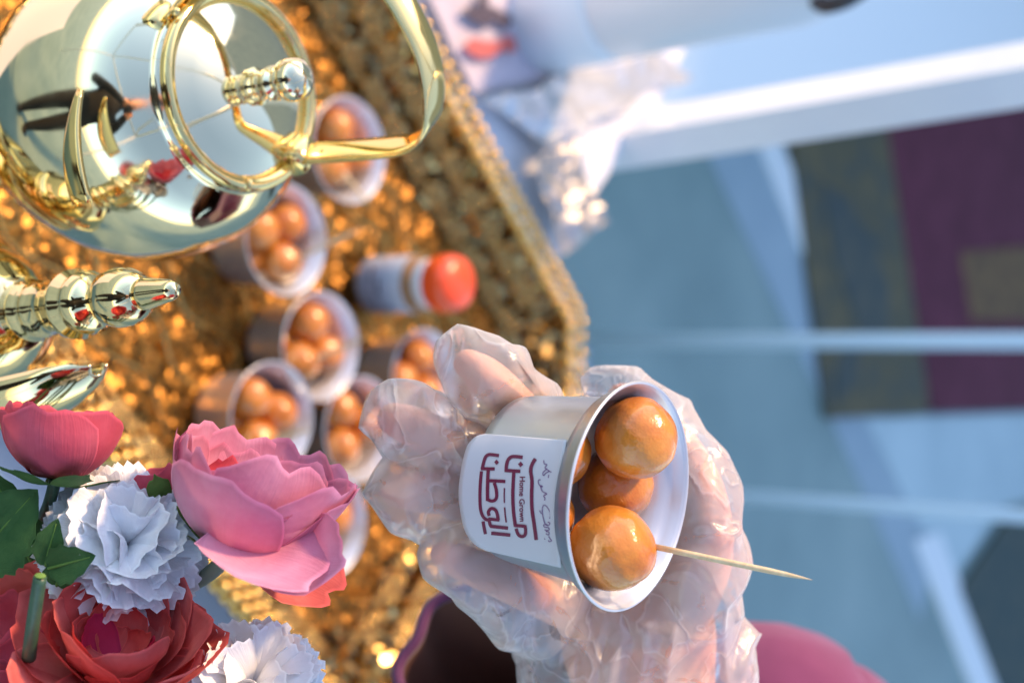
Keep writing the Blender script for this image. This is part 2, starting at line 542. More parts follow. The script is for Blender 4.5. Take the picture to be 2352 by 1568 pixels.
rg_ = N.new('ShaderNodeMapRange'); rg_.interpolation_type = 'SMOOTHSTEP'; rg_.inputs[1].default_value = 0; rg_.inputs[2].default_value = .05; rg_.inputs[3].default_value = 1; rg_.inputs[4].default_value = 0
L.new(f2_.outputs[0], rg_.inputs[0]); L.new(rg_.outputs[0], bp2.inputs['Height']); L.new(bp.outputs[0], bp2.inputs['Normal'])
for s in (gl, fr, df):
    L.new(bp2.outputs[0], s.inputs['Normal'])
M['glove'] = g

# ================================================================== SETTING
S2 = math.sqrt(.5)
def uv(u, v, z):           # table axes: u along the tray, v across it
    return V(((u - v) * S2, (u + v) * S2, z))

TZ = 0.668                 # tray floor
TABLE = 0.660

gnd = build('ground', ([(-60, -20, 0), (60, -20, 0), (60, 90, 0), (-60, 90, 0)], [(0, 1, 2, 3)]), M['paving'], smooth=False)
tag(gnd, 'blue grey stone paving in the shade behind the table', kind='structure')

def floor_sheet(name, px, z, mt, label, parent=None):
    pts = [onz(x, y, 0) for x, y in px]
    o = build(name, prism([(p.x, p.y) for p in pts], .0005 if parent is None else z - .004, z), mt, parent, smooth=False)
    return o

for nm, px, mt in (  # light streaks across the paving, put into its colour as flat pale sheets
    ('painted_light_band', [(1610, 330), (1735, 330), (2000, 880), (2150, 1230), (2110, 1420), (1905, 960)], 'light_band_dim'),
    ('painted_light_band', [(1735, 330), (1785, 330), (1985, 810), (1930, 810)], 'light_band_bright'),
    ('painted_light_band', [(1985, 960), (2420, 945), (2420, 1130), (2300, 1160), (2180, 1330), (2120, 1230)], 'light_band_pale'),
    ('painted_light_band', [(2095, 1240), (2150, 1220), (2300, 1600), (2235, 1600)], 'light_band_bright')):
    o = floor_sheet(nm, px, {'light_band_dim': .004, 'light_band_pale': .008, 'light_band_bright': .012}[mt], M[mt], '')
    tag(o, 'pale band of light painted onto the blue grey paving', kind='structure')
o = floor_sheet('floor_mat', [(2310, 1180), (2600, 1120), (2700, 1800), (2330, 1700), (2195, 1350)], .016, M['mat_green'], '')
tag(o, 'dark green floor mat on the paving at the lower corner', 'mat')

rug = empty('rug', onz(2050, 600, 0), 'maroon rug with olive gold border lying on the paving', 'rug')
def sheet(name, px, z0, z1, mt, parent):
    pts = [onz(x, y, 0) for x, y in px]
    return build(name, prism([(p.x, p.y) for p in pts], z0, z1), mt, parent, smooth=False)
sheet('border', [(1790, 230), (2060, 200), (2120, 945), (1885, 960)], .010, .018, M['rug_olive'], rug)
sheet('field', [(2005, 180), (2600, 130), (2700, 930), (2125, 946)], .010, .021, M['rug_maroon'], rug)
sheet('medallion', [(2190, 580), (2420, 560), (2430, 735), (2215, 735)], .0205, .024, M['rug_gold'], rug)
sheet('border_motif', [(1870, 420), (1925, 455), (1990, 560), (2025, 660), (2030, 760), (1960, 770), (1900, 600)], .0175, .022, M['rug_blue'], rug)
sheet('border_motif', [(1905, 810), (1960, 800), (1950, 870), (1900, 930)], .0175, .022, M['rug_blue'], rug)

# added tall wall, out of view, put there to keep the sun off the paving
azd = V((SUN.x, SUN.y, 0)).normalized()
wd_ = V((-azd.y, azd.x, 0)) * -1
wl = build('added_shade_wall', box(azd * 5.2 + wd_ * 9.4 + V((0, 0, 4.5)), .3, 15.6, 9.0, (azd, wd_, V((0, 0, 1)))), M['wall'], smooth=False)
tag(wl, 'added unseen tall grey wall that shades the paving', kind='structure')

# table
TU = .767
tbl = empty('table', uv(.2, .9, 0), 'white clothed serving table under the gold tray', 'table')
def rect_uv(u0, u1, v0, v1):
    return [tuple(uv(a, b, 0)[:2]) for a, b in ((u0, v0), (u1, v0), (u1, v1), (u0, v1))]
build('tabletop', prism(rect_uv(-.55, TU - .004, .33, 1.6), .625, .657), M['white_metal'], tbl, smooth=False)
# cloth with a few rucks
nu, nv = 90, 90
vs, fs = [], []
for i in range(nu + 1):
    for j in range(nv + 1):
        u = -.56 + (TU + .56) * i / nu
        v = .32 + 1.29 * j / nv
        wr = noise.noise(V((u * 9, v * 9, 2))) * .5 + noise.ridged_multi_fractal(V((u * 5, v * 5, 7)), 1, 2, 3, 1, 2) * .35
        am = .004 + .016 * max(0, min(1, (v - .98) / .1)) * max(0, min(1, (u - .45) / .15))
        p = uv(u, v, TABLE + max(0, wr) * am * (1 if v > 1.0 else .12))
        if i == nu:
            p.z -= .003
        vs.append(p)
for i in range(nu):
    for j in range(nv):
        a = i * (nv + 1) + j
        fs.append((a, a + nv + 1, a + nv + 2, a + 1))
build('tablecloth', (vs, fs), M['cloth_white'], tbl)
dv, df_ = [], []
for i in range(101):
    v = .32 + 1.29 * i / 100
    s = .012 * math.sin(v * 60) + .008 * math.sin(v * 131 + 1)
    for k in range(9):
        dv.append(uv(TU + .001 + (s * k / 8 if k else 0) + .004 * min(k, 1), v, TABLE - .003 - .055 * k))
for i in range(100):
    for k in range(8):
        a = i * 9 + k
        df_.append((a, a + 9, a + 10, a + 1))
build('cloth_drop', (dv, df_), M['cloth_white'], tbl)
for u, v in ((-.5, .4), (TU - .08, .4), (-.5, 1.54), (TU - .08, 1.54)):
    build('leg', tube([uv(u, v, .625), uv(u, v, .3), uv(u, v, 0)], .018, 10, 1), M['white_metal'], tbl)

# canopy frame whose near leg crosses the picture
cf = empty('canopy_frame', (-.2, 1.33, 0), 'white square canopy post rising beside the table edge', 'canopy post')
p0 = P(1430, 325, 1.53)
p1 = P(2352, 172, 1.31)
dirp = (p1 - p0).normalized()
pb = p0 - dirp * (p0.z / dirp.z)
pt = p0 + dirp * ((2.35 - p0.z) / dirp.z)
hx = V((math.cos(rad(44)), math.sin(rad(44)), 0))
ax = frame(dirp, hx)
build('post', box((pb + pt) / 2, .043, .043, (pt - pb).length, ax), M['white_metal'], cf, smooth=False)
cor = [pt, pt + V((-2.3, -1.2, 0)), pt + V((-1.1, -3.5, 0)), pt + V((1.2, -2.3, 0))]
apex = sum((c for c in cor), V((0, 0, 0))) / 4 + V((0, 0, .75))
for i in range(4):
    a, b_ = cor[i], cor[(i + 1) % 4]
    build('beam', tube([a, (a + b_) / 2, b_], .022, 8, 1), M['white_metal'], cf)
    build('rafter', tube([a, (a + apex) / 2, apex], .018, 8, 1), M['white_metal'], cf)
    if i:
        build('post', tube([a, V((a.x, a.y, 1.2)), V((a.x, a.y, 0))], .022, 8, 1), M['white_metal'], cf)

# white rail standing behind: two slim uprights
rl = empty('railing', (0.1, 2.2, 0), 'thin pale upright rods of a railing standing on the paving', 'railing')
for (x, y, rr) in ((1900, 783, .0135), (2000, 1160, .011)):
    r0 = ray(x, y)
    q = CAM + r0 * (2.2 / r0.y)
    top = V((q.x, 2.2, 1.0))
    build('upright', tube([(q.x, 2.2, 0), (q.x, 2.2, .5), (q.x, 2.2, 1.0)], rr, 12, 1), M['pole'], rl)
build('top_rail', tube([(-.3, 2.2, 1.0), (.2, 2.2, 1.0), (1.2, 2.2, 1.0)], .014, 12, 1), M['pole'], rl)
build('foot_rail', tube([(-.0, 2.2, .012), (.15, 2.2, .012), (.3, 2.2, .012)], .012, 12, 1), M['pole'], rl)

# low pale platform beyond the table
cb = empty('platform', (-1.0, 3.0, 0), 'low pale blue white platform on the paving beyond the canopy post', 'platform')
pf = [onz(x, y, .23) for x, y in ((1500, 330), (2440, 120), (2440, -700), (1200, -700), (1250, 100))]
build('deck', prism([(p.x, p.y) for p in pf], .17, .23), M['crate_white'], cb, smooth=False)
pc = sum((p for p in pf), V((0, 0, 0))) / 5
build('plinth', prism([tuple((p.lerp(pc, .03))[:2]) for p in pf], 0, .1695), M['crate_white'], cb, smooth=False)

# flask
fb = onz(1225, 40, TABLE)
fk = empty('flask', (fb.x, fb.y, TABLE), 'tall white cylindrical vacuum flask on the table behind the plastic sheeting', 'flask')
fo = V((fb.x, fb.y, TABLE + .002))
fz = V((-.045, 0, 1)).normalized()
build('base', lathe([(0, 0), (.052, 0), (.056, .004), (.056, .084), (.054, .088), (0, .088)], fo, fz), M['plastic_white'], fk)
build('body', lathe([(0, .0885), (.0535, .0885), (.0555, .092), (.0555, .27), (.05, .30), (.042, .33), (0, .332)], fo, fz), M['plastic_white'], fk)
build('collar', lathe([(0, .333), (.040, .333), (.041, .345), (0, .346)], fo, fz), M['dark'], fk)
build('cap', lathe([(0, .347), (.043, .347), (.044, .352), (.040, .42), (.034, .43), (0, .432)], fo, fz), M['plastic_white'], fk)
hb = fo + fz * .30 + V((.045, -.02, 0))
build('handle', tube([hb, hb + V((.006, -.008, .012)), hb + V((.004, -.008, .03)), hb + V((-.006, 0, .042))], .007, 8), M['dark'], fk)

# foil sheet and printed paper
def crumple_sheet(px, z, amp, n, seed, freq):
    c = [onz(x, y, z) for x, y in px]
    vs, fs = [], []
    for i in range(n + 1):
        for j in range(n + 1):
            s, t = i / n, j / n
            p = (c[0] * (1 - s) + c[1] * s) * (1 - t) + (c[3] * (1 - s) + c[2] * s) * t
            q = V((p.x, p.y, seed)) * freq
            p = p + V((0, 0, .006 + amp * (.5 + .5 * noise.noise(q) + .7 * abs(noise.noise(q * 2.3)))))
            p += V((noise.noise(q + V((9, 0, 0))), noise.noise(q + V((0, 9, 0))), 0)) * amp * .7
            vs.append(p)
    for i in range(n):
        for j in range(n):
            a = i * (n + 1) + j
            fs.append((a, a + n + 1, a + n + 2, a + 1))
    return vs, fs
fo_ = build('plastic_sheeting', crumple_sheet([(1070, 230), (1480, 120), (1570, 175), (1240, 330)], TABLE + .004, .012, 40, 3, 14), M['sheeting'])
tag(fo_, 'crumpled clear plastic sheeting lying below the white flask', 'sheeting')
fo_ = build('foil_wrapper', crumple_sheet([(1195, 360), (1300, 330), (1370, 520), (1255, 590)], TABLE + .016, .014, 36, 8, 22), M['foil'])
tag(fo_, 'crushed silver wrapper at the table edge beyond the tray', 'wrapper')
pp = empty('printed_sheet', onz(1080, 80, TABLE), 'pinkish white sheet with red and dark print beside the flask', 'sheet')
build('sheet', crumple_sheet([(930, -80), (1230, -60), (1290, 170), (1070, 215)], TABLE + .004, .004, 24, 5, 12), M['paper'], pp)
def blot(px, z, mt, seed):
    c = V((0, 0, 0))
    pts = [onz(x, y, z) for x, y in px]
    n = 30
    poly = []
    for k in range(n):
        f = k / n * len(pts)
        a, b_ = pts[int(f) % len(pts)], pts[(int(f) + 1) % len(pts)]
        p = a.lerp(b_, f % 1)
        p += V((noise.noise(p * 90), noise.noise(p * 90 + V((5, 5, 5))), 0)) * .006
        poly.append((p.x, p.y))
    return build('print', prism(poly, z, z + .001), mt, pp, smooth=False)
blot([(1075, 95), (1180, 85), (1190, 118), (1120, 135), (1060, 120)], TABLE + .019, M['ink_red'], 1)
blot([(1060, 20), (1110, 10), (1190, 45), (1160, 60), (1095, 55)], TABLE + .019, M['ink_dark'], 2)
blot([(1100, -20), (1120, -20), (1120, 20), (1095, 20)], TABLE + .0193, M['ink_dark'], 3)

# ================================================================== TRAY
tray = empty('tray', uv(.51, .585, TABLE), 'large gold tray with pierced sides and beaded rim on the table', 'tray')
U0, U1, V0, V1, CH = .10, .809, .372, .792, .045
def tray_poly(inset, ch):
    u0, u1, v0, v1 = U0 + inset, U1 - inset, V0 + inset, V1 - inset
    return [(u0 + ch, v0), (u1 - ch, v0), (u1, v0 + ch), (u1, v1 - ch), (u1 - ch, v1), (u0 + ch, v1), (u0, v1 - ch), (u0, v0 + ch)]
INS, RZ = .040, TZ + .045
bot = tray_poly(INS, .035)
rim = tray_poly(0, CH)
fp = [tuple(uv(a, b_, 0)[:2]) for a, b_ in bot]
build('tray_floor', prism(fp, TZ - .007, TZ), M['gold_tray'], tray, smooth=False)
for i in range(8):
    j = (i + 1) % 8
    a0, a1 = uv(*bot[i], TZ - .004), uv(*bot[j], TZ - .004)
    b0, b1 = uv(*rim[i], RZ), uv(*rim[j], RZ)
    out = ((b0 + b1) - (a0 + a1)); out.z = 0; out.normalize()
    t = V((0, 0, -.002)) + out * .002
    vs = [a0, a1, b1, b0, a0 + t, a1 + t, b1 + t, b0 + t]
    build('side_wall', (vs, [(0, 3, 2, 1), (4, 5, 6, 7), (0, 1, 5, 4), (3, 7, 6, 2), (0, 4, 7, 3), (1, 2, 6, 5)]), M['gold_wall'], tray, smooth=False)
# pierced scallop motifs on the inside of the walls
def motif():
    parts = []
    for r in (.0040, .0085, .0130, .0172):
        n = 26
        pts = []
        for k in range(n + 1):
            a = math.pi * k / n
            rr = r * (1 + .05 * math.cos(a * 14))
            pts.append((rr * math.cos(a), rr * math.sin(a), .0015 + .0006 * math.sin(a * 20)))
        parts.append(tube(pts, .0011, 5, 1))
    for k in range(9):
        a = math.pi * (k + .5) / 9
        for r in (.0062, .0108, .0150):
            v, f = ico(.0013, 1)
            parts.append(([q + V((r * math.cos(a), r * math.sin(a), .0022)) for q in v], f))
    return join(*parts)
mv = motif()
mot = mk_mesh('motif', mv[0], mv[1], M['lace'])
for i in range(8):
    j = (i + 1) % 8
    a0, a1 = uv(*bot[i], TZ), uv(*bot[j], TZ)
    b0, b1 = uv(*rim[i], RZ), uv(*rim[j], RZ)
    e = ((a1 + b1) - (a0 + b0)) / 2
    ln = e.length
    if ln < .1:
        continue
    ex = e.normalized()
    ez = ((b0 + b1) - (a0 + a1)); ez -= ex * ez.dot(ex); hgt = ez.length / 2; ez.normalize()
    nn = ex.cross(ez)
    if nn.z < 0: nn = -nn
    nm = int(ln / .036)
    for row, hh in ((0, .004), (1, .030)):
        for k in range(nm):
            s = (k + .5 + (.5 if row else 0)) / nm
            if s > .97: continue
            c = (a0 + b0) / 2 + e * s + ez * (hh - hgt / 2) + nn * .0005
            mw = Matrix((ex, ez, nn)).transposed()
            if mw.determinant() < 0:
                mw = Matrix((-ex, ez, nn)).transposed()
            link('filigree_motif', mot, tray, c, mw.to_quaternion())
# rim rail and beads
loop = [uv(*q, RZ) for q in rim]
for off, zz, r in ((0, .0, .0026),):
    pl = [uv(*q, RZ + zz) for q in tray_poly(-off, CH + off * .5)]
    pts = []
    for i in range(9):
        a, b_ = pl[i % 8], pl[(i + 1) % 8]
        pts += [a.lerp(b_, .03), a.lerp(b_, .5), a.lerp(b_, .97)]
    build('rim_rail', tube(pts[:25], r, 8, 2), M['gold_bead'], tray)
pin = [uv(*q, RZ + .0008) for q in tray_poly(-.001, CH)]
pou = [uv(*q, RZ + .0045) for q in tray_poly(-.015, CH + .007)]
for i in range(8):
    j = (i + 1) % 8
    t = V((0, 0, -.0022))
    vs = [pin[i], pin[j], pou[j], pou[i], pin[i] + t, pin[j] + t, pou[j] + t, pou[i] + t]
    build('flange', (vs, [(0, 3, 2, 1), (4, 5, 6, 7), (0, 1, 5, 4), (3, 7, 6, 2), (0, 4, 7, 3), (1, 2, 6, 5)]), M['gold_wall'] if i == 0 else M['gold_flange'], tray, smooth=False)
bead = mk_mesh('bead', *ico(.0047, 2), M['gold_bead'])
beads_more = []
def edge_beads(off, zz, step, edges, single):
    pl = [uv(*q, RZ + zz) for q in tray_poly(-off, CH + off * .5)]
    for i in edges:
        a, b_ = pl[i], pl[(i + 1) % 8]
        n = max(2, int((b_ - a).length / step))
        for k in range(n):
            p = a.lerp(b_, (k + .5) / n)
            if single:
                link('bead', bead, tray, p)
            else:
                beads_more.append(p)
edge_beads(.0158, .0060, 0.0132, (0, 1, 2, 3, 4), True)
edge_beads(.0005, .003, 0.0132, (0, 1, 2, 3, 4), True)
edge_beads(.0080, .0048, 0.0132, (0,), True)
vb, fbm = ico(.0044, 1)
edge_beads(.0155, -.005, 0.0132, (0, 1, 2, 3, 4), False)
edge_beads(.012, -.013, 0.0132, (0, 1, 2), False)
edge_beads(.0158, .0060, 0.0132, (5, 6, 7), False)
bo = build('beading', join(*[([q + p for q in vb], fbm) for p in beads_more]), M['gold_bead'], tray)
bo['kind'] = 'stuff'
# raised scroll lines on the tray floor
for k in range(9):
    pts = []
    v0 = V0 + .06 + k * .036
    for i in range(40):
        u = U0 + .07 + i * (U1 - U0 - .14) / 39
        pts.append(uv(u, v0 + .008 * math.sin(u * 70 + k * 1.7), TZ + .0004))
    build('scroll_line', tube(pts, .0016, 5, 1), M['gold_bead'], tray)

# ================================================================== CUPS ON THE TRAY
CH_ = .048
def cup_profile():
    outer = [(0, 0), (.0285, 0), (.0305, .0015), (.0312, .006), (.0338, .0385), (.0345, .0400), (.0366, .0412), (.0384, .0445), (.0393, .0475), (.0398, .0482)]
    inner = [(.0392, .0484), (.0385, .0476), (.0376, .0446), (.0360, .0424), (.0330, .0398), (.0305, .006), (.028, .003), (0, .003)]
    return outer, inner
dough_meshes = [mk_mesh('dumpling', *ico(.0141, 5, s, .05, 1.5), M['dough']) for s in range(4)]
def cup(o, z, label, group=None, rot=0, scale=1.0, hint=V((1, 0, 0)), wall='alu_soft'):
    o = V(o)
    e = empty('cup', o, label, 'cup', group)
    po, pi = cup_profile()
    po = [(a * scale, b_ * scale) for a, b_ in po]; pi = [(a * scale, b_ * scale) for a, b_ in pi]
    build('wall', lathe_open(po, o, z, 96, hint), M[wall], e)
    build('inner_wall', lathe_open(pi, o, z, 96, hint), M['alu_in'], e)
    build('rim', lathe_open([po[-1], (.0405 * scale, .0483 * scale), (.0407 * scale, .0488 * scale), (.0404 * scale, .0493 * scale), (.0397 * scale, .0493 * scale), pi[0]], o, z, 96, hint), M['alu_in'], e)
    return e
def ball(pos, r, label, seed, group=None, name='dumpling'):
    o = link(name, dough_meshes[seed % 4], None, pos, Matrix.Rotation(seed * 2.4, 3, V((.3, .8, .5)).normalized()).to_quaternion())
    k = r / .0141
    o.scale = (k, k, k * (.97 if seed % 2 else 1))
    tag(o, label, 'dumpling', group)
    return o
def toothpick(a, b_, r, label, group=None):
    a, b_ = V(a), V(b_)
    d = b_ - a
    t = empty('toothpick', a, label, 'toothpick', group)
    pts = [(*(a + d * s), r * q, r * q) for s, q in ((0, 1), (.25, 1.02), (.5, 1.0), (.74, .95), (.84, .78), (.92, .48), (.98, .16), (1, .03))]
    build('stick', sweep(pts, 10, None, 1, raw=True), M['wood'], t)
    return t

tcups = [  # rim centre px, description, turn, toothpick tip px
    (800, 345, 'behind the teapot handle', 20, (850, 470)),
    (655, 550, 'just below the teapot body', 75, (835, 522)),
    (735, 795, 'right of the finial spire', 10, (840, 775)),
    (622, 960, 'just above the pink peony', 40, (715, 985)),
    (972, 870, 'behind the gloved index finger', 100, None),
    (826, 985, 'beside the gloved middle fingers', 150, None),
    (752, 1205, 'half hidden by the pink peony', 290, None)]
for i, (x, y, where, rot, pick) in enumerate(tcups):
    c = onz(x, y, TZ + CH_ * 1.0)
    base = V((c.x, c.y, TZ + .0006))
    cup(base, (0, 0, 1), 'aluminium cup of dumplings on the tray ' + where, 'dumpling cups standing on the tray', rot)
    R = Matrix.Rotation(rad(rot), 3, 'Z')
    offs = [(-.0172, .002, .037), (.0095, -.0142, .038), (.0088, .0158, .035), (-.006, -.0145, .0175)]
    tops = sorted(offs[:3], key=lambda q: (R @ V(q)).x)
    for k, (q, nm) in enumerate(list(zip(tops, ('topmost', 'middle', 'lowest'))) + [(offs[3], 'deepest')]):
        ball(base + R @ V(q), .0150, nm + ' dumpling in the aluminium cup ' + where, i + k, 'dumplings in the cups on the tray')
    if pick:
        q = base + R @ V(offs[1]) + V((0, 0, .008))
        r_ = ray(*pick)
        tip = CAM + r_ * ((q - CAM).length * .965)
        toothpick(q, tip, .0015, 'wooden toothpick stuck in the cup ' + where, 'toothpicks on the tray')

# sauce bottle
bb = onz(840, 655, TZ)
bt = empty('sauce_bottle', (bb.x, bb.y, TZ), 'small amber bottle with white label and red cap on the tray', 'bottle')
bo_ = V((bb.x, bb.y, TZ + .0008)); bz = V((.01, -.02, 1)).normalized()
build('body', lathe([(0, 0), (.020, 0), (.0225, .003), (.0225, .060), (.0215, .064), (0, .0645)], bo_, bz, 32), M['bottle'], bt)
lb = build('label', lathe_open([(.0229, .010), (.0231, .012), (.0231, .055), (.0229, .057)], bo_, bz, 32), M['label'], bt)
for th in (-.15, .12):
    pts = []
    for k in range(6):
        a = rad(250 + k * 6 + th * 100)
        x_, y_, z_ = frame(bz)
        pts.append(bo_ + z_ * (.030 + th * .03) + (x_ * math.cos(a) + y_ * math.sin(a)) * .0233)
    build('print', tube(pts, .0012, 6, 1), M['ink_dark'], lb)
build('neck', lathe([(0, .065), (.0195, .065), (.0198, .070), (.0195, .0755), (0, .076)], bo_, bz, 32), M['plastic_white'], bt)
build('cap', lathe([(0, .0765), (.0215, .0765), (.0228, .079), (.0230, .090), (.0215, .0965), (.016, .1005), (.008, .1022), (0, .1025)], bo_, bz, 40), M['red_cap'], bt)

# ================================================================== TEAPOT
LC = P(545, 208, .60)
tp = empty('teapot', (LC.x, LC.y, TZ), 'polished pale gold teapot with arched handle and ball knob lid', 'teapot')
tz = V((-.03, 0, 1)).normalized()
r0 = .0375
def L3(h): return LC + tz * h
build('body', lathe([(.020, -.165), (.022, -.160), (.020, -.150), (.026, -.138), (.045, -.118), (.060, -.095), (.0675, -.070), (.0685, -.052), (.0655, -.034), (.0590, -.019), (.0500, -.009), (.0440, -.0045), (.0425, -.003), (.0425, -.0005), (0, -.0005)], LC, tz, 96), M['gold_pot'], tp)
ftz = (LC.z - .165) - TZ
build('stand', lathe([(.055, -ftz - .164), (.058, -ftz - .158), (.050, -ftz - .150), (.020, -ftz * .6 - .165), (.016, -ftz * .4 - .165), (.024, -.172), (.021, -.1655), (0, -.1655)], LC, tz, 64), M['gold_deep'], tp)
lid = build('lid', lathe([(.0385, .0002), (.0385, .0022), (.0360, .0030), (.030, .0060), (.022, .0087), (.014, .0102), (.006, .0108), (0, .0108)], LC, tz, 96), M['gold_pot'], tp)
rg = []
for k in range(97):
    a = 2 * math.pi * k / 96
    x_, y_, z_ = frame(tz)
    rg.append(LC + tz * .003 + (x_ * math.cos(a) + y_ * math.sin(a)) * .0402)
build('rim_ring', tube(rg, .0030, 12, 1), M['gold_trim'], lid)
build('knob', lathe([(.0075, .0104), (.0080, .012), (.0062, .0135), (.0060, .0205), (.0072, .021), (.0072, .023), (.0050, .024), (.0050, .025), (.0072, .0265), (.0088, .030), (.0090, .033), (.0080, .0365), (.0052, .0390), (.002, .0402), (0, .0404)], LC, tz, 40), M['gold_pot'], lid)
A = P(708, 352, .618); B = P(385, 45, .575)
Mid = (A + B) / 2
Mid.z = (A.z + B.z) / 2
T = Mid + V((-.022, .012, .092))
hp = catmull([tuple(A), tuple(P(800, 346, .606)), tuple(P(890, 338, .594)), tuple(P(948, 325, .586)), tuple(P(985, 285, .581)), tuple(P(996, 215, .578)), tuple(P(982, 130, .575)), tuple(P(945, 45, .572)), tuple(P(890, -40, .57)), tuple(P(780, -140, .568)), tuple(P(620, -150, .57)), tuple(P(480, -70, .573)), tuple(B)], 5)
pn = (A - Mid).cross(T - Mid).normalized()
build('handle', sweep([(*q, .0016, .0072) for q in hp], 16, XR * .75 - UP * .45 - FW * .48, 1), M['gold_trim'], tp)
for q, dq in ((A, 1), (B, -1)):
    ctr = q - V((0, 0, .006))
    build('hinge_ear', lathe([(0, -.008), (.0055, -.008), (.0068, -.006), (.0068, .006), (.0055, .008), (0, .008)], ctr, pn, 24), M['gold_deep'], tp)
    build('rivet', lathe([(0, 0), (.0022, 0), (.0016, .0012), (0, .0016)], q + V((0, 0, .008)) + (Mid - q).normalized() * -.002 - FW * .0025, -FW, 16), M['gold_deep'], tp)
    st = LC + (ctr - LC).normalized() * .040
    build('bracket', tube([st - V((0, 0, .006)), (st + ctr) / 2 - V((0, 0, .004)), ctr], .0045, 10), M['gold_pot'], tp)
# ornamental leaf plate on the near side of the body, spout towards the far side
lp = P(152, 205, .545)
vs, fs = [], []
for i in range(13):
    s = i / 12
    for j in range(9):
        t = j / 8 * 2 - 1
        wd = .0008 + .0060 * math.sin(math.pi * .62 * s)
        vs.append(lp + XR * s * .044 + (UP * .70 - FW * .70) * (t * wd) + UP * (.004 * (s - .5) ** 2 * 4 + .0015 * t * t))
for i in range(12):
    for j in range(8):
        a = i * 9 + j
        fs.append((a, a + 9, a + 10, a + 1))
lo = build('leaf_plate', (vs, fs), M['gold_deep'], tp)
md = lo.modifiers.new('thick', 'SOLIDIFY'); md.thickness = .0022
sp0 = LC + tz * -.075 + V((-.06, -.005, 0))
build('spout', tube([sp0, sp0 + V((-.03, -.002, .01)), sp0 + V((-.05, -.004, .04)), sp0 + V((-.068, -.006, .068))], [.016, .012, .009, .0075], 20), M['gold_pot'], tp)

# ================================================================== COFFEE POT
D0 = P(72, 714, .575); D1 = P(412, 664, .572)
dz_ = (D1 - D0).normalized()
dz_ = (dz_ + V((0, -.0, .6))).normalized() * 1.0
dz_ = V((-.075, -.02, 1)).normalized()
fl = .0755
dp = empty('coffee_pot', (D0.x, D0.y, TZ), 'gold coffee pot with tall turned finial and curved beak spout', 'coffee pot')
def prof(l): return [(r * 1.0, h * 1.13) for r, h in l]
build('finial', lathe(prof([(.0125, -.004), (.0122, .000), (.0128, .002), (.0112, .0035), (.0108, .0065), (.0116, .0075), (.0108, .0085), (.0108, .023), (.0136, .0245), (.0140, .0275), (.0118, .0295), (.0122, .0315), (.0126, .034), (.0100, .0375), (.0070, .0395), (.0066, .0410), (.0086, .0420), (.0108, .0465), (.0116, .0510), (.0110, .0555), (.0088, .0595), (.0060, .0618), (.0050, .0625), (.0062, .0635), (.0060, .0660), (.0048, .0720), (.0040, .0765), (.0026, .0790), (0, .0795)]), D0, dz_, 48), M['gold_mid'], dp)
dl = build('lid', lathe([(.034, -.046), (.0365, -.044), (.037, -.041), (.035, -.0385), (.0325, -.037), (.0315, -.033), (.027, -.022), (.021, -.013), (.0160, -.0075), (.0130, -.0042), (0, -.004)], D0, dz_, 80), M['gold_mid'], dp)
bh = D0.z - TZ
build('body', lathe([(.060, -bh + .002), (.064, -bh + .008), (.060, -bh + .03), (.075, -bh + .08), (.078, -bh + .11), (.065, -bh + .16), (.045, -bh + .20), (.034, -.12), (.031, -.085), (.032, -.060), (.0335, -.0465), (0, -.0465)], D0, V((0, 0, 1)), 64), M['gold_deep'], dp)
# beak spout: an open curved trough pointing to the side
bk = D0 + V((.028, -.005, -.052))
vs, fs = [], []
path = catmull([(*P(40, 905, .568), .015), (*P(100, 890, .565), .0145), (*P(150, 872, .562), .0125), (*P(195, 853, .560), .0085), (*P(222, 842, .559), .003)], 5)
for i, q in enumerate(path):
    for j in range(13):
        a = rad(-115 + 230 * j / 12)
        vs.append(V(q[:3]) + V((math.cos(a) * q[3] * .9, math.sin(a) * q[3], -.3 * math.cos(a) * q[3])))
for i in range(len(path) - 1):
    for j in range(12):
        a = i * 13 + j
        fs.append((a, a + 13, a + 14, a + 1))
bko = build('spout', (vs, fs), M['gold_mid'], dp)
md = bko.modifiers.new('thick', 'SOLIDIFY'); md.thickness = .0016
for k in range(3):
    build('groove_ring', lathe_open([(.0312, -.084 + k * .011), (.0332, -.0815 + k * .011), (.0312, -.079 + k * .011)], D0, V((0, 0, 1)), 48), M['gold_mid'], dp)
build('handle', tube([D0 + V((-.035, 0, -.06)), D0 + V((-.075, 0, -.05)), D0 + V((-.095, 0, -.10)), D0 + V((-.085, 0, -.16)), D0 + V((-.06, 0, -.19))], .007, 12), M['gold_deep'], dp)

# ================================================================== HELD CUP
RC = P(1445, 1138, .50)
cz = V((.075, 0, 1)).normalized()
CB = RC - cz * CH_
hc = cup(CB, cz, 'held aluminium cup with white label and maroon lettering, full of dumplings', None, wall='alu')
cxx, cyy, czz = frame(cz)
def CL(x, y, h):           # cup coords measured from the rim centre
    return RC + cxx * x + cyy * y + czz * h
ball(CL(-.0196, .006, -.002), .0148, 'large round dumpling at the top of the held cup', 0)
ball(CL(.0184, -.0056, -.002), .0152, 'round dumpling speared by the toothpick in the held cup', 1)
ball(CL(.000, .0185, -.0170), .0142, 'darker dumpling sitting lower between the two big ones in the held cup', 2)
ball(CL(-.0128, -.0110, -.0255), .0134, 'dumpling half hidden by the near rim of the held cup, under the top one', 3)
ball(CL(.0092, -.0145, -.0285), .0132, 'dumpling tucked under the speared one behind the held cup rim', 4)
tk0 = CL(.0184, -.0056, -.002) + (P(1508, 1253, .497) - CL(.0184, -.0056, -.002)) * .9
toothpick(tk0, P(1866, 1331, .478), .00105, 'pointed wooden toothpick sticking out of the held cup')

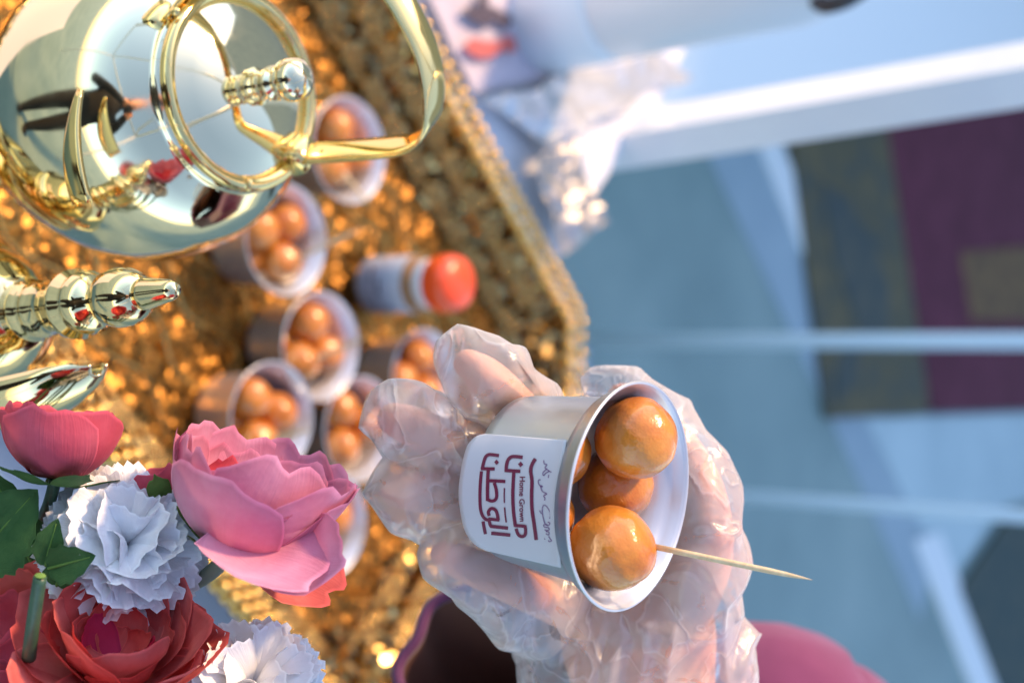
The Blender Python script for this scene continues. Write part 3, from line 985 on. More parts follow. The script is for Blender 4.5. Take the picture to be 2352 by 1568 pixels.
# label and lettering, laid on the cup wall
def zp(zx, zy):            # coordinates measured on the label
    return ((1800 + zx / 2.613) * .57422, (1700 + zy / 2.613) * .57422)
def on_cup(px, py, lift):
    r_ = ray(px, py)
    o = CAM - CB
    R_ = .0328
    for _ in range(6):
        # cylinder of radius R_ about cup axis
        d_ = V((r_.dot(cxx), r_.dot(cyy), r_.dot(czz)))
        q = V((o.dot(cxx), o.dot(cyy), o.dot(czz)))
        a = d_.x ** 2 + d_.y ** 2
        b_ = 2 * (d_.x * q.x + d_.y * q.y)
        c = q.x ** 2 + q.y ** 2 - (R_ + lift) ** 2
        disc = max(b_ * b_ - 4 * a * c, 0)
        t = (-b_ - math.sqrt(disc)) / (2 * a)
        h = q.z + d_.z * t
        R_ = .0312 + (.0338 - .0312) * max(0, min(1.25, (h - .006) / .0325))
    return CAM + r_ * t
left = catmull([(375, 92), (290, 110), (215, 170), (165, 260), (120, 450), (93, 680), (105, 870), (150, 1080), (230, 1210), (300, 1270), (375, 1306)], 4)
right = catmull([(1222, 158), (1180, 400), (1142, 640), (1122, 850), (1132, 1080), (1162, 1485)], 8)
nl = 40
vs, fs = [], []
for i in range(nl + 1):
    f = i / nl
    a = left[int(f * (len(left) - 1))]
    b_ = right[int(f * (len(right) - 1))]
    for j in range(21):
        s = j / 20
        q = a * (1 - s) + b_ * s
        vs.append(on_cup(*zp(*q), .00025 + .0007 * max(0, (s - .85) / .15) ** 2))
for i in range(nl):
    for j in range(20):
        k = i * 21 + j
        fs.append((k, k + 21, k + 22, k + 1))
lab = build('label', (vs, fs), M['label'], hc)
md = lab.modifiers.new('thick', 'SOLIDIFY'); md.thickness = .00018; md.offset = 1

def stroke(pts, wdt, smooth=True, m=5):
    q = catmull(pts, m) if smooth and len(pts) > 2 else [np.array(p, float) for p in pts]
    if len(q) == 2:
        q = [q[0] + (q[1] - q[0]) * k / 8 for k in range(9)]
    vs, fs = [], []
    for i, p in enumerate(q):
        t = q[min(i + 1, len(q) - 1)] - q[max(i - 1, 0)]
        t = t / (np.linalg.norm(t) + 1e-9)
        nn = np.array((-t[1], t[0])) * wdt / 2
        for s in (-1, 1):
            vs.append(on_cup(*zp(*(p + nn * s)), .00062))
    for i in range(len(q) - 1):
        fs.append((2 * i, 2 * i + 1, 2 * i + 3, 2 * i + 2))
    return vs, fs
def flat(pts):
    return [on_cup(*zp(*p), .00062) for p in pts], [tuple(range(len(pts)))]
big = [
    stroke([(512, 317), (455, 308), (405, 306), (372, 330), (352, 385), (336, 455)], 34),
    stroke([(322, 452), (467, 455)], 34),
    flat([(487, 357), (512, 387), (484, 413), (462, 383)]),
    stroke([(328, 480), (317, 600), (312, 740), (318, 870), (340, 945), (378, 985), (415, 985)], 33),
    stroke([(400, 448), (394, 560), (391, 700), (392, 790)], 36),
    stroke([(385, 772), (430, 790), (468, 782), (487, 745), (482, 670), (462, 600)], 34),
    stroke([(396, 578), (500, 582), (578, 587)], 34),
    stroke([(410, 945), (400, 908), (425, 872), (462, 876), (488, 910), (505, 990)], 34),
    stroke([(516, 990), (400, 978)], 32),
    stroke([(408, 985), (416, 1030), (430, 1060)], 34),
    stroke([(420, 1055), (606, 1075)], 34),
    stroke([(345, 1005), (356, 1070), (370, 1137)], 34),
    stroke([(430, 1128), (630, 1148)], 35),
    stroke([(568, 655), (566, 730), (567, 810)], 14),
    stroke([(570, 858), (576, 935), (587, 1015)], 16),
    stroke([(760, 334), (690, 326), (640, 330), (605, 365), (590, 420), (586, 485)], 36),
    stroke([(570, 470), (735, 480)], 36),
    flat([(738, 378), (766, 408), (736, 438), (710, 406)]),
    stroke([(667, 478), (660, 600), (656, 740), (663, 900), (682, 1055)], 36),
    stroke([(668, 1045), (786, 1056)], 34),
    stroke([(782, 1045), (790, 1100), (782, 1148), (748, 1162), (712, 1140), (690, 1080)], 34),
    stroke([(892, 348), (855, 415), (843, 480), (856, 580), (852, 750), (858, 890), (878, 1030), (901, 1198)], 38)]
build('lettering', join(*big), M['ink_maroon'], lab, smooth=False)
hand_w = [
    [(980, 365), (984, 400), (1012, 412), (992, 442), (1018, 465), (1060, 490)], [(1015, 452), (970, 495), (978, 524), (1000, 500), (1040, 478)], [(1032, 518), (1026, 548)],
    [(948, 570), (926, 572), (926, 610), (950, 640), (968, 640), (945, 625)], [(945, 640), (965, 690), (1012, 716), (978, 735), (992, 760), (986, 786)],
    [(1042, 975), (1044, 910), (1012, 850), (978, 836), (964, 880), (972, 960), (995, 1030), (1028, 1045), (1044, 1020), (1020, 1010)],
    [(935, 890), (955, 925)], [(1018, 1035), (980, 1040), (985, 1062), (1020, 1066), (1040, 1085), (1012, 1100), (988, 1090)], [(1000, 1105), (1034, 1118), (1030, 1145), (1000, 1130)], [(988, 1180), (992, 1194)],
    [(1030, 1160), (1050, 1190), (1062, 1205), (1036, 1214), (1026, 1200)]]
build('handwriting', join(*[stroke(h, 9, True, 4) for h in hand_w]), M['ink_purple'], lab, smooth=False)
# small print, set along the wall
fc = bpy.data.curves.new('small_print', 'FONT')
fc.body = 'Home Grown'
fc.size = 1.0
fc.offset = .018
fc.resolution_u = 3
fo2 = bpy.data.objects.new('small_print_source', fc)
sc.collection.objects.link(fo2)
dg = bpy.context.evaluated_depsgraph_get()
tm = bpy.data.meshes.new_from_object(fo2.evaluated_get(dg))
bpy.data.objects.remove(fo2)
xs = [v.co.x for v in tm.vertices]; ys = [v.co.y for v in tm.vertices]
x0, x1 = min(xs), max(xs); cap = max(ys)
vs = [on_cup(*zp(730 + 56 * v.co.y / cap - 6 * math.sin(math.pi * (v.co.x - x0) / (x1 - x0)), 536 + (v.co.x - x0) / (x1 - x0) * 470), .00062) for v in tm.vertices]
build('small_print', (vs, [tuple(p.vertices) for p in tm.polygons]), M['ink_maroon'], lab, smooth=False)

# ================================================================== PERSON (gloved hand, sleeve)
ps = empty('person', P(1480, 1900, .66) - V((0, 0, .2)), 'person in pink sleeve holding the cup up in a clear plastic gloved hand', 'person')
q_ = lambda x, y, d, wd, dp_=None: (*P(x, y, d), wd * d / K, (dp_ if dp_ else wd) * d / K)
digits = [
    [q_(1075, 835, .532, 36), q_(1118, 868, .532, 48), q_(1185, 935, .537, 50), q_(1260, 1030, .556, 52), q_(1380, 1160, .580, 56), q_(1500, 1320, .578, 62)],
    [q_(905, 962, .536, 40), q_(950, 980, .535, 48), q_(1060, 1030, .540, 50), q_(1180, 1090, .560, 52), q_(1340, 1200, .585, 56), q_(1490, 1350, .580, 64)],
    [q_(910, 1125, .540, 40), q_(955, 1130, .538, 47), q_(1060, 1140, .542, 50), q_(1170, 1180, .562, 52), q_(1330, 1270, .582, 56), q_(1480, 1390, .580, 64)],
    [q_(1020, 1275, .536, 34), q_(1060, 1290, .536, 42), q_(1140, 1325, .542, 45), q_(1240, 1370, .560, 48), q_(1370, 1420, .575, 56), q_(1480, 1450, .578, 60)],
    [q_(1430, 915, .570, 38), q_(1480, 950, .568, 50), q_(1560, 1040, .560, 56), q_(1610, 1150, .556, 62), q_(1610, 1290, .562, 72), q_(1540, 1440, .578, 76)]]
palm = [q_(1440, 1235, .588, 80, 40), q_(1455, 1330, .582, 150, 60), q_(1465, 1450, .578, 180, 75), q_(1480, 1580, .580, 165, 95), q_(1500, 1750, .590, 150, 120), q_(1530, 2050, .62, 175, 150), q_(1560, 2400, .66, 200, 180)]
def remeshed(parts, voxel, smooth_it):
    v, f = join(*parts)
    me = mk_mesh('tmp', v, f, M['skin'])
    o = bpy.data.objects.new('tmp', me)
    sc.collection.objects.link(o)
    r = o.modifiers.new('r', 'REMESH'); r.mode = 'VOXEL'; r.voxel_size = voxel
    s = o.modifiers.new('s', 'SMOOTH'); s.iterations = smooth_it; s.factor = .5
    dg = bpy.context.evaluated_depsgraph_get()
    me2 = bpy.data.meshes.new_from_object(o.evaluated_get(dg))
    vs = [v.co.copy() for v in me2.vertices]
    ns = [v.normal.copy() for v in me2.vertices]
    fs = [tuple(p.vertices) for p in me2.polygons]
    bpy.data.objects.remove(o)
    return vs, ns, fs
parts = [sweep(d, 20, FW, 6, True) for d in digits] + [sweep(palm, 28, FW, 6, True)]
vs, ns, fs = remeshed(parts, .0016, 4)
body = build('body', (vs, fs), M['skin'], ps)
# nails
# glove: wider flattened bags round every digit, loose round the palm and cuff
gd = [
    [q_(1040, 800, .531, 34, 22), q_(1075, 832, .531, 72, 46), q_(1130, 880, .533, 84, 60), q_(1205, 935, .545, 74, 58), q_(1275, 1040, .561, 72, 58), q_(1390, 1170, .583, 76, 60)],
    [q_(856, 950, .536, 54, 18), q_(895, 955, .535, 84, 40), q_(965, 985, .535, 84, 58), q_(1060, 1030, .541, 68, 58), q_(1180, 1090, .561, 66, 58), q_(1340, 1200, .586, 70, 60)],
    [q_(872, 1098, .540, 54, 18), q_(905, 1110, .540, 84, 42), q_(960, 1135, .538, 92, 58), q_(1050, 1165, .543, 88, 58), q_(1170, 1200, .562, 74, 60), q_(1330, 1280, .582, 80, 62)],
    [q_(990, 1270, .534, 44, 18), q_(1022, 1275, .533, 70, 40), q_(1080, 1300, .537, 72, 52), q_(1150, 1345, .543, 80, 54), q_(1240, 1395, .560, 90, 58), q_(1370, 1430, .575, 100, 62)],
    [q_(1355, 885, .575, 26, 14), q_(1405, 890, .574, 44, 30), q_(1480, 950, .570, 66, 58), q_(1570, 1050, .561, 74, 64), q_(1612, 1160, .557, 84, 70), q_(1600, 1300, .560, 112, 92), q_(1540, 1440, .570, 150, 112)]]
gp = [q_(1440, 1240, .588, 100, 52), q_(1455, 1340, .580, 190, 84), q_(1440, 1450, .576, 250, 118), q_(1460, 1540, .576, 262, 126), q_(1478, 1650, .580, 262, 140), q_(1490, 1760, .585, 265, 150)]
gparts = [sweep(d, 20, FW, 6, True) for d in gd] + [sweep(gp, 32, FW, 6, True)]
vs, ns, fs = remeshed(gparts, .0018, 5)
def tri(t): return abs((t % 1) * 2 - 1)
nv_ = []
for p, n in zip(vs, ns):
    q2 = p + V((noise.noise(p * 26), noise.noise(p * 26 + V((7, 1, 3))), noise.noise(p * 26 + V((2, 8, 5))))) * .012
    f = (1 - abs(noise.noise(q2 * 46))) ** 4 * .0030 + (1 - abs(noise.noise(q2 * 90 + V((3, 3, 3))))) ** 4 * .0014
    f += .0030 * noise.noise(p * 32 + V((1, 5, 9))) + .0004
    dpt = (p - CAM).dot(FW)
    px_, py_ = (p - CAM).dot(UP) / dpt * K + 1176, (p - CAM).dot(XR) / dpt * K + 784
    if py_ > 1330:
        k = min(1, (py_ - 1330) / 120)
        f += k * .0034 * (1 - abs(noise.noise(V((px_ * .012 + py_ * .003, py_ * .0022, 4.0))))) ** 5
    nv_.append(p + n * f)
# crumple: collapse to irregular facets, then round them off, keeping the sharp folds
gm = mk_mesh('tmp', nv_, fs, M['glove'])
go = bpy.data.objects.new('tmp', gm)
sc.collection.objects.link(go)
tr_ = go.modifiers.new('t', 'TRIANGULATE')
dc = go.modifiers.new('d', 'DECIMATE'); dc.ratio = 2400 / max(1, 2 * len(fs))
gm2 = bpy.data.meshes.new_from_object(go.evaluated_get(bpy.context.evaluated_depsgraph_get()))
bpy.data.objects.remove(go)
bm = bmesh.new(); bm.from_mesh(gm2)
cr = bm.edges.layers.float.new('crease_edge')
for e_ in bm.edges:
    if len(e_.link_faces) == 2:
        ang = e_.calc_face_angle(0)
        e_[cr] = .85 if ang > rad(42) else (.45 if ang > rad(30) else 0)
bm.to_mesh(gm2); bm.free()
go = bpy.data.objects.new('tmp', gm2)
sc.collection.objects.link(go)
ss_ = go.modifiers.new('s', 'SUBSURF'); ss_.levels = 2; ss_.render_levels = 2
gm3 = bpy.data.meshes.new_from_object(go.evaluated_get(bpy.context.evaluated_depsgraph_get()))
bpy.data.objects.remove(go)
nv_ = [v.co.copy() for v in gm3.vertices]
fs = [tuple(p.vertices) for p in gm3.polygons]
# open the cuff
fs2 = []
for f in fs:
    c = sum((nv_[i] for i in f), V((0, 0, 0))) / len(f)
    dpt = (c - CAM).dot(FW)
    if (c - CAM).dot(XR) / dpt * K + 784 < 1740:
        fs2.append(f)
used = sorted({i for f in fs2 for i in f})
mp_ = {j: i for i, j in enumerate(used)}
gv = build('glove', ([nv_[i] for i in used], [tuple(mp_[i] for i in f) for f in fs2]), M['glove'], ps)
gv['label'] = 'loose crumpled clear plastic glove'

# sleeve: wide cuff, lining, running back to the shoulder
sl = [P(1200, 1545, .640), P(1260, 1705, .67), P(1380, 1950, .72), P(1550, 2300, .80), P(1800, 2700, .86)]
def sleeve(rscale, seed, wave, rr=(.058, .064, .075, .09, .11)):
    S = catmull([(*p, r * rscale) for p, r in zip(sl, rr)], 10)
    vs, fs = [], []
    n = 72
    for i, s in enumerate(S):
        c = V(s[:3])
        t = (V(S[min(i + 1, len(S) - 1)][:3]) - V(S[max(i - 1, 0)][:3])).normalized()
        t = (t + V((0, .75, 0))).normalized() if i < 8 else (t + V((0, .75 * max(0, 1 - (i - 8) / 10), 0))).normalized()
        x_, y_, z_ = frame(t, V((0, 0, 1)))
        for k in range(n):
            a = 2 * math.pi * k / n
            fold = wave * (.5 * math.sin(a * 5 + i * .11 + 1) + .5 * math.sin(a * 9 - i * .07) + .8 * noise.noise(V((math.cos(a) * 2, math.sin(a) * 2, i * .12))))
            vs.append(c + (x_ * math.cos(a) * 1.12 + y_ * math.sin(a) * .8) * (s[3] * (1 + fold)))
    for i in range(len(S) - 1):
        for k in range(n):
            k2 = (k + 1) % n
            fs.append((i * n + k, i * n + k2, (i + 1) * n + k2, (i + 1) * n + k))
    return vs, fs
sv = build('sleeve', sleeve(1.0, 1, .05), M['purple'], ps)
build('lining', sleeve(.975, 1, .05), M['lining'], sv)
cu = sleeve(.99, 1, .05)[0][:72]
build('cuff', tube(cu + [cu[0]], .0030, 8, 1), M['purple'], sv)
rv = sweep([q_(1745, 1640, .80, 240, 200), q_(1775, 1740, .81, 340, 280), q_(1800, 1940, .83, 440, 340), q_(1830, 2400, .86, 520, 400)], 64, FW, 10, True)
rv = ([p + (p - P(1720, 1800, .81)).normalized() * (.006 * noise.noise(p * 16) + .004 * (1 - abs(noise.noise(p * 22 + V((4, 4, 4))))) ** 3) for p in rv[0]], rv[1])
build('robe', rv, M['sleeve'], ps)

# ================================================================== FLOWERS
def petal_uv(me, nu, nv):
    ul = me.uv_layers.new(name='uv')
    li = np.empty(len(me.loops), int)
    me.loops.foreach_get('vertex_index', li)
    c = np.stack([(li % nu) / (nu - 1), (li // nu) / (nv - 1)], 1)
    ul.data.foreach_set('uv', c.astype(np.float32).ravel())
    return me

def petal_mesh(R_, A_, W_, seed, mt, ruffle=.06, flare=.2, notch=.05, nu=12, nv=13, pinch=0.0):
    rnd = random.Random(seed)
    vs, fs = [], []
    ph = rnd.random() * 6
    for i in range(nv):
        s = i / (nv - 1)
        for j in range(nu):
            t = j / (nu - 1) * 2 - 1
            ss = s * (1 - .16 * abs(t) ** 2.5 - notch * math.exp(-(t / .18) ** 2) * s + .03 * math.sin(t * 7 + ph) * s)
            a = ss * A_
            r_ = R_ * math.sin(min(a, math.pi * .62)) + R_ * flare * max(0, ss - .62) ** 2 * 3
            h = R_ * (1 - math.cos(a)) * 1.02
            wv = W_ * R_ * (.16 + .84 * math.sin(math.pi * min(.5, ss * .72)) ** .8) * (1 if ss < .72 else math.sqrt(max(.02, 1 - ((ss - .72) / .42) ** 2)))
            rc = max(r_, .55 * R_)
            an = t * wv / rc
            x = r_ - rc * (1 - math.cos(an))
            y = rc * math.sin(an)
            nz_ = noise.noise(V((s * 2.2 + seed, t * 1.6, seed * .37))) + .5 * noise.noise(V((s * 5 + seed, t * 4, seed * .7)))
            k = R_ * ruffle * s * s
            curl = R_ * .07 * max(0, s - .8) * 5 * (.5 + .5 * math.sin(ph + t * 2))
            vs.append(V((x + k * nz_ * 1.3 + curl, y + k * nz_ * .5, h + k * nz_ * .6)))
    for i in range(nv - 1):
        for j in range(nu - 1):
            a = i * nu + j
            fs.append((a, a + 1, a + nu + 1, a + nu))
    return petal_uv(mk_mesh('petal', vs, fs, mt), nu, nv)

def orient(axis, spin=0.0):
    return V(axis).normalized().to_track_quat('Z', 'Y') @ Matrix.Rotation(spin, 3, 'Z').to_quaternion()

def add_petal(fl, me, base, q, az, tilt, scale=1.0, name='petal'):
    r_ = q @ (Matrix.Rotation(az, 3, 'Z') @ Matrix.Rotation(tilt, 3, 'Y')).to_quaternion()
    o = link(name, me, fl, base, r_)
    o.scale = (scale, scale, scale)
    return o

def peony(name, base, axis, R_, layers, label, group, seed, cat='flower', loose=5):
    """layers: (material, n, R factor, arc deg, width, tilt deg, flare, ruffle)"""
    base = V(base)
    fl = empty(name, base, label, cat, group)
    q = orient(axis, seed)
    rnd = random.Random(seed)
    for li, (mt, n, rf, A_, W_, tl, fl_, ru) in enumerate(layers):
        mm = [petal_mesh(R_ * rf, rad(A_), W_, seed * 7 + li * 3 + k, M[mt], ru, fl_) for k in range(3)]
        for k in range(n):
            az = 2 * math.pi * (k + .5 * li) / n + rnd.uniform(-.18, .18)
            add_petal(fl, mm[k % 3], base + (q @ V((0, 0, R_ * .03 * li))), q, az, rad(tl + rnd.uniform(-loose, loose)), rnd.uniform(.93, 1.05))
    return fl, q

def sepals(fl, base, q, R_, n, mt='sepal', tilt=10, A_=70, W_=.42):
    for k in range(n):
        me = petal_mesh(R_, rad(A_), W_, 300 + k, M[mt], .05, .5, -.12)
        add_petal(fl, me, base - (q @ V((0, 0, R_ * .06))), q, 2 * math.pi * k / n + .4, rad(tilt), 1, 'sepal')

def stem(fl, base, axis, end, r, mt='stem'):
    a = V(axis).normalized()
    L_ = (V(end) - V(base)).length
    build('stem', tube([base, V(base).lerp(V(end), .12) - a * .010 + FW * .012, V(base).lerp(V(end), .5) + FW * .03, end], r, 10, 8), M[mt], fl)

VASE = P(-130, 1500, .545)
VASE = V((VASE.x, VASE.y, .90))
IR, IU, TC_ = UP, -XR, -FW      # picture right, picture up, towards camera
GR = 'flowers of the bouquet'

# pink peony
ax = IU * .90 + IR * .36 + TC_ * .10
bs = P(538, 1262, .502)
f2, q2_ = peony('peony', bs, ax, .0320, [
    ('pink', 5, 1.0, 96, .82, -4, .10, .05), ('pink', 5, .90, 102, .80, -2, .05, .06), ('pink', 5, .78, 106, .8, 2, .0, .09),
    ('rose', 5, .58, 112, .8, 4, .0, .10), ('hot', 4, .38, 118, .8, 6, .0, .12)],
    'open pale pink peony beside the aluminium cups', GR, 3, loose=8)
sepals(f2, bs, q2_, .020, 4, 'sepal', 18, 75)
for (pp_, me_s, dirv, tl) in (((560, 1250), 61, -.25 * IU + .3 * IR + .85 * TC_, 0),):
    me = petal_mesh(.030, rad(80), .85, 61, M['pink'], .06, .5)
    v_ = V(dirv).normalized()
    xq = (v_).to_track_quat('X', 'Z')
    o = link('petal', me, f2, P(505, 1215, .482), (IR * .55 - IU * .80 + TC_ * .25).normalized().to_track_quat('X', 'Z'))
    o['label'] = 'drooping pale outer petal'
me = petal_mesh(.026, rad(70), .62, 62, M['coral'], .06, .5)
link('petal', me, f2, P(590, 1250, .508), (IR * .62 - IU * .72 - TC_ * .2).normalized().to_track_quat('X', 'Z'))
me = petal_mesh(.030, rad(70), .55, 63, M['pink'], .05, .4)
link('petal', me, f2, P(600, 1260, .492), (IR * .95 - IU * .25 + TC_ * .2).normalized().to_track_quat('X', 'Z'))
stem(f2, bs, ax, VASE + V((.02, 0, 0)), .0028, 'stem_pale')

# coral pink bud, seen from the side
ax1 = IU * .97 + IR * .10 - TC_ * .12
bs1 = P(128, 1100, .500)
f1, q1_ = peony('peony', bs1, ax1, .0205, [
    ('rose', 4, 1.0, 100, 1.0, -2, .0, .03), ('rose', 4, .93, 106, 1.0, 2, .0, .03), ('rose', 4, .76, 112, .95, 4, .0, .05), ('coral', 4, .5, 115, .9, 6, .0, .06)],
    'half closed deep pink peony bud with green sepals', GR, 11)
sepals(f1, bs1, q1_, .0155, 5, 'leaf', 26, 78, .40)
stem(f1, bs1, ax1, VASE, .0022)

# small bud behind the pink peony
ax7 = IU * .9 - IR * .35
bs7 = P(372, 1150, .515)
f7, q7_ = peony('peony_bud', bs7, ax7, .0085, [('rose', 3, 1.0, 115, 1.1, 2, .0, .03), ('rose', 3, .8, 118, 1.1, 4, .0, .03)], 'tiny closed pink bud behind the pink peony', GR, 21)
sepals(f7, bs7, q7_, .010, 4, 'sepal', 8, 95, .45)
stem(f7, bs7, ax7, VASE + V((.0, .02, 0)), .0018)

# coral peony, large and wide open
ax4 = IU * .82 + IR * .12 + TC_ * .50
bs4 = P(270, 1545, .497)
f4, q4_ = peony('peony', bs4, ax4, .0262, [
    ('coral', 5, 1.08, 84, 1.05, 6, .25, .12), ('coral', 4, .98, 92, 1.1, 1, .15, .13), ('coral', 3, .80, 98, 1.1, 1, .1, .18),
    ('coral', 4, .58, 108, .95, 2, .05, .15), ('hot', 2, .46, 112, .8, -6, .05, .14), ('coral', 4, .34, 112, .9, 4, .05, .2)],
    'big ragged coral red peony at the bottom edge', GR, 5, loose=15)
stem(f4, bs4, ax4, VASE, .003)

# rose coloured peony in the corner
ax5 = IU * .72 - IR * .15 + TC_ * .55
bs5 = P(70, 1735, .492)
f5, q5_ = peony('peony', bs5, ax5, .0300, [
    ('rose', 6, 1.0, 86, .85, 4, .15, .06), ('rose', 5, .86, 96, .85, 2, .1, .10), ('rose', 5, .66, 104, .85, 2, .05, .14), ('coral', 4, .44, 110, .85, 4, .0, .16)],
    'rose pink peony with frilled layers cut off by the corner of the picture', GR, 8)
stem(f5, bs5, ax5, VASE, .003)
# far-left coral flower behind
bs8 = P(40, 1480, .535)
f8, q8_ = peony('peony', bs8, IU * .7 + TC_ * .6 - IR * .3, .0230, [('coral', 5, 1.0, 88, .85, 4, .15, .12), ('coral', 5, .8, 96, .85, 2, .1, .16), ('rose', 4, .55, 104, .85, 2, .05, .18)], 'small coral peony behind the cut green stem', GR, 13)
stem(f8, bs8, IU, VASE, .0025)

# white carnations
def fan_mesh(R_, W_, seed, mt, nu=15, nv=9):
    rnd = random.Random(seed)
    ph, k1 = rnd.random() * 6, rnd.uniform(2.5, 4.5)
    vs, fs = [], []
    for i in range(nv):
        s = i / (nv - 1)
        for j in range(nu):
            t = j / (nu - 1) * 2 - 1
            L_ = R_ * (1 - .16 * t * t + .05 * noise.noise(V((t * 2, seed, 0))))
            if i == nv - 1:
                L_ += R_ * (.035 if j % 2 else -.035)
            z = L_ * s
            y = t * W_ * R_ * (.12 + .88 * s ** 1.2)
            x = R_ * .10 * s * s * math.sin(t * k1 + ph) + R_ * .22 * s * s * s + R_ * .06 * s * noise.noise(V((t * 3, s * 3, seed)))
            x += R_ * .10 * t * t * s
            vs.append(V((x, y, z)))
    for i in range(nv - 1):
        for j in range(nu - 1):
            a = i * nu + j
            fs.append((a, a + 1, a + nu + 1, a + nu))
    return petal_uv(mk_mesh('petal', vs, fs, mt), nu, nv)
fans = [fan_mesh(.030, .52, s, M['white_petal']) for s in range(8)]
def carnation(base, axis, R_, n, label, seed, amax=112):
    base = V(base)
    fl = empty('carnation', base, label, 'flower', GR)
    q = orient(axis, seed)
    rnd = random.Random(seed)
    for k in range(n):
        f = (k + .5) / n
        th = rad(amax) * f ** .62
        az = k * 2.399963 + rnd.uniform(-.25, .25)
        r_ = q @ (Matrix.Rotation(az, 3, 'Z') @ Matrix.Rotation(th + rnd.uniform(-.1, .1), 3, 'Y') @ Matrix.Rotation(rnd.uniform(-.7, .7), 3, 'Z')).to_quaternion()
        o = link('petal', fans[rnd.randrange(8)], fl, base, r_)
        sc_ = R_ / .030 * rnd.uniform(.88, 1.06) * (1 - .10 * (1 - f))
        o.scale = (sc_, sc_, sc_)
    return fl, q
ax3 = IU * .42 + IR * .38 + TC_ * .82
bs3 = P(286, 1254, .512)
f3, q3_ = carnation(bs3, ax3, .0295, 90, 'white frilled carnation between the pink peony and the leaves', 4)
sepals(f3, bs3, q3_, .012, 5, 'leaf', -10, 60)
stem(f3, bs3, ax3, VASE, .0025)
ax6 = IU * .75 + IR * .35 + TC_ * .55
bs6 = P(575, 1590, .512)
f6, q6_ = carnation(bs6, ax6, .0275, 90, 'white frilled carnation at the bottom edge right of the coral peony', 9)
stem(f6, bs6, ax6, VASE + V((.02, 0, 0)), .0025)

# cut stem standing up among the coral petals
cs = empty('cut_stem', P(70, 1500, .475), 'bare dark green cut stem in front of the coral peony', 'stem', None)
build('stem', tube([P(66, 1510, .478), P(76, 1430, .470), P(92, 1325, .464)], [.0024, .0023, .0022], 14), M['stem'], cs)
build('cut_end', lathe([(0, 0), (.0019, 0), (.0017, .0003), (0, .0002)], P(92.3, 1322, .4635), IU * .95 + IR * .2 + TC_ * .3, 14), M['sepal'], cs)

# leaves
def leaf(px0, px1, d0, d1, wid, seed, label, lobes=5, normal=None):
    a, b_ = P(*px0, d0), P(*px1, d1)
    t = b_ - a
    ln = t.length
    t.normalize()
    nn = (normal or TC_)
    nn = (nn - t * nn.dot(t)).normalized()
    sd_ = t.cross(nn)
    vs, fs = [], []
    ni, nj = 25, 9
    for i in range(ni):
        s = i / (ni - 1)
        wv = wid * math.sin(math.pi * min(1, .06 + .94 * s) ** .85) ** .8 * (1 + .18 * tri(s * lobes) * (1 if 0 < i < ni - 1 else 0))
        for j in range(nj):
            u = j / (nj - 1) * 2 - 1
            vs.append(a + t * (ln * s) + sd_ * (u * wv) + nn * (.35 * abs(u) * wv - .22 * ln * (s - .3) ** 2 + .05 * wid * noise.noise(V((s * 5, u * 3, seed)))))
    for i in range(ni - 1):
        for j in range(nj - 1):
            k = i * nj + j
            fs.append((k, k + 1, k + nj + 1, k + nj))
    e = empty('leaf', a, label, 'leaf', 'leaves of the bouquet')
    petal_uv(build('blade', (vs, fs), M['leaf'], e).data, nj, ni)
    build('midrib', tube([a + nn * (.0 - .22 * ln * .09 + .0002), a + t * (ln * .3) + nn * .0003, a + t * ln * .9 + nn * (-.22 * ln * .36 + .0003)], [.0006, .0005, .0002], 6), M['sepal'], e)
    return e
leaf((-60, 1290), (75, 1130), .500, .492, .0135, 1, 'large dark green toothed leaf at the left edge below the bud', 7)
leaf((70, 1290), (-20, 1090), .510, .505, .010, 5, 'dark green leaf behind the toothed leaf under the bud', 6)
leaf((105, 1300), (128, 1195), .490, .484, .0050, 2, 'small narrow green leaf before the white carnation', 3)
leaf((110, 1305), (212, 1278), .488, .482, .0062, 3, 'small pointed green leaf above the coral peony', 4)
leaf((130, 1345), (150, 1270), .492, .486, .0048, 4, 'short green leaf tucked against the coral peony', 3)
# red ribbon edge at the border
rb = []
for k in range(14):
    a = rad(200 + k * 12)
    c = P(40, 1470, .55)
    rb.append(c + (IR * math.cos(a + 1.2) - IU * math.sin(a)) * .0 + (IR * (-.013 + .0010 * k) + IU * (.002 + .014 * math.sin(k / 13 * 1.6))))
o = build('ribbon', sweep([(*p, .0026, .0006) for p in rb], 8, TC_, 2), M['ribbon'])
tag(o, 'thin bright red ribbon at the left edge behind the coral peony', 'ribbon')
# vase
vs_b = V((VASE.x, VASE.y, TABLE + .001))
va = empty('vase', vs_b, 'clear glass vase holding the bouquet', 'vase')
build('glass', lathe([(0, 0), (.035, 0), (.038, .004), (.030, .10), (.034, .235), (.032, .235), (.028, .10), (.034, .008), (0, .008)], vs_b, V((0, 0, 1)), 40), M['glass'], va)

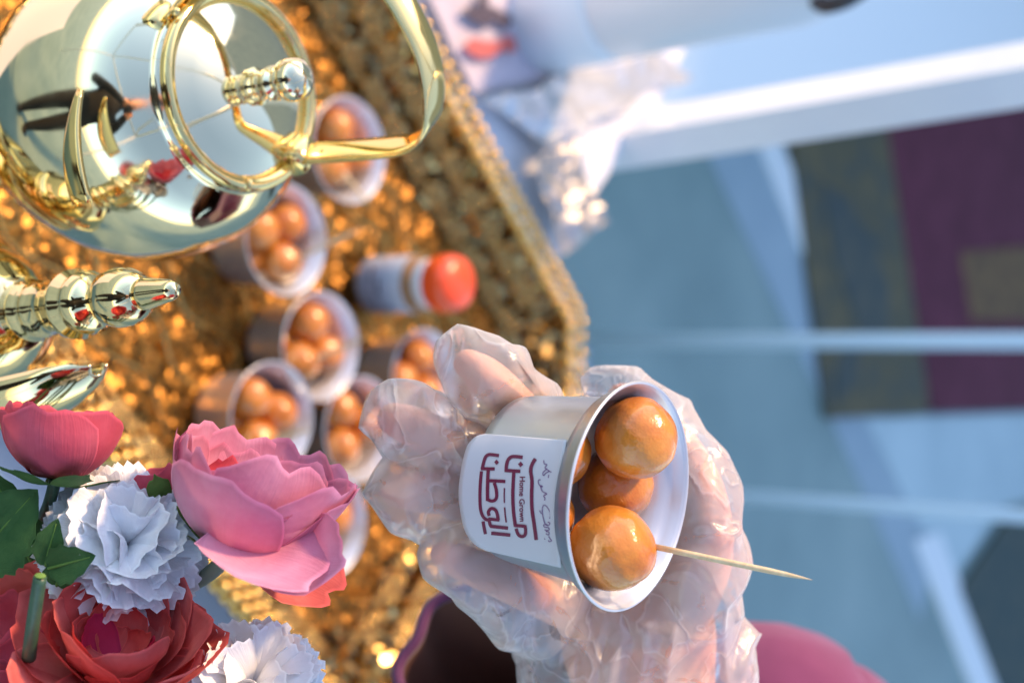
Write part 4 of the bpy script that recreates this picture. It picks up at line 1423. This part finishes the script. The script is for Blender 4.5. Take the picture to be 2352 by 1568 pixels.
# the photographer, mirrored in the teapot
ph = empty('photographer', (0.02, -.42, 0), 'person in black clothes holding a camera up, mirrored in the gold teapot', 'person')
M['black_cloth'] = mat('black_cloth', (.012, .012, .014), .85)
def q3(x, y, z, a, b_=None): return (x, y, z, a, b_ or a)
fy = V((0, 1, 0))
parts = [sweep([q3(.02, -.42, .95, .17, .11), q3(.02, -.42, 1.15, .16, .11), q3(.02, -.41, 1.35, .19, .11), q3(.02, -.40, 1.46, .10, .08), q3(.02, -.38, 1.56, .055)], 24, fy, 6, True)]
for sx in (-1, 1):
    parts.append(sweep([q3(.02 + sx * .17, -.41, 1.40, .06), q3(.02 + sx * .26, -.34, 1.16, .048), q3(.02 + sx * .17, -.20, 1.27, .04), q3(.02 + sx * .07, -.13, 1.38, .034)], 16, None, 6, True))
    parts.append(sweep([q3(.02 + sx * .09, -.42, .98, .09), q3(.02 + sx * .10, -.41, .52, .065), q3(.02 + sx * .10, -.43, .08, .045), q3(.02 + sx * .11, -.34, .045, .042)], 16, None, 6, True))
vs, ns, fs = remeshed(parts, .012, 4)
bd = build('clothing', (vs, fs), M['black_cloth'], ph)
hv = ico(.1, 4)
build('body', join(([V((p.x * .78, p.y * .95, p.z * 1.22)) + V((.02, -.33, 1.66)) for p in hv[0]], hv[1])), M['skin'], ph)
for sx in (-1, 1):
    fg = [sweep([q3(.02 + sx * .07, -.135, 1.38, .03, .02), q3(.02 + sx * .055, -.115, 1.43, .034, .02)], 12, fy, 4, True)]
    for k in range(4):
        fg.append(tube([(.02 + sx * (.075 - k * .004), -.115, 1.42 + k * .016), (.02 + sx * .05, -.095, 1.425 + k * .016), (.02 + sx * .03, -.10, 1.425 + k * .016)], .008, 8, 4))
    fg.append(tube([(.02 + sx * .06, -.14, 1.40), (.02 + sx * .045, -.155, 1.43), (.02 + sx * .03, -.155, 1.45)], .010, 8, 4))
    build('hand', join(*fg), M['skin'], ph)
cm = empty('hand_camera', (.0, -.13, 1.45), 'black camera held up by the photographer, mirrored in the teapot', 'camera')
build('camera_body', box((.0, -.135, 1.45), .13, .045, .09), M['dark'], cm, smooth=False)
build('lens_barrel', lathe([(.030, 0), (.034, .01), (.034, .055), (.030, .058), (.026, .050), (0, .045)], V((0, -.112, 1.45)), V((0, .81, -.59)), 32), M['dark'], cm)
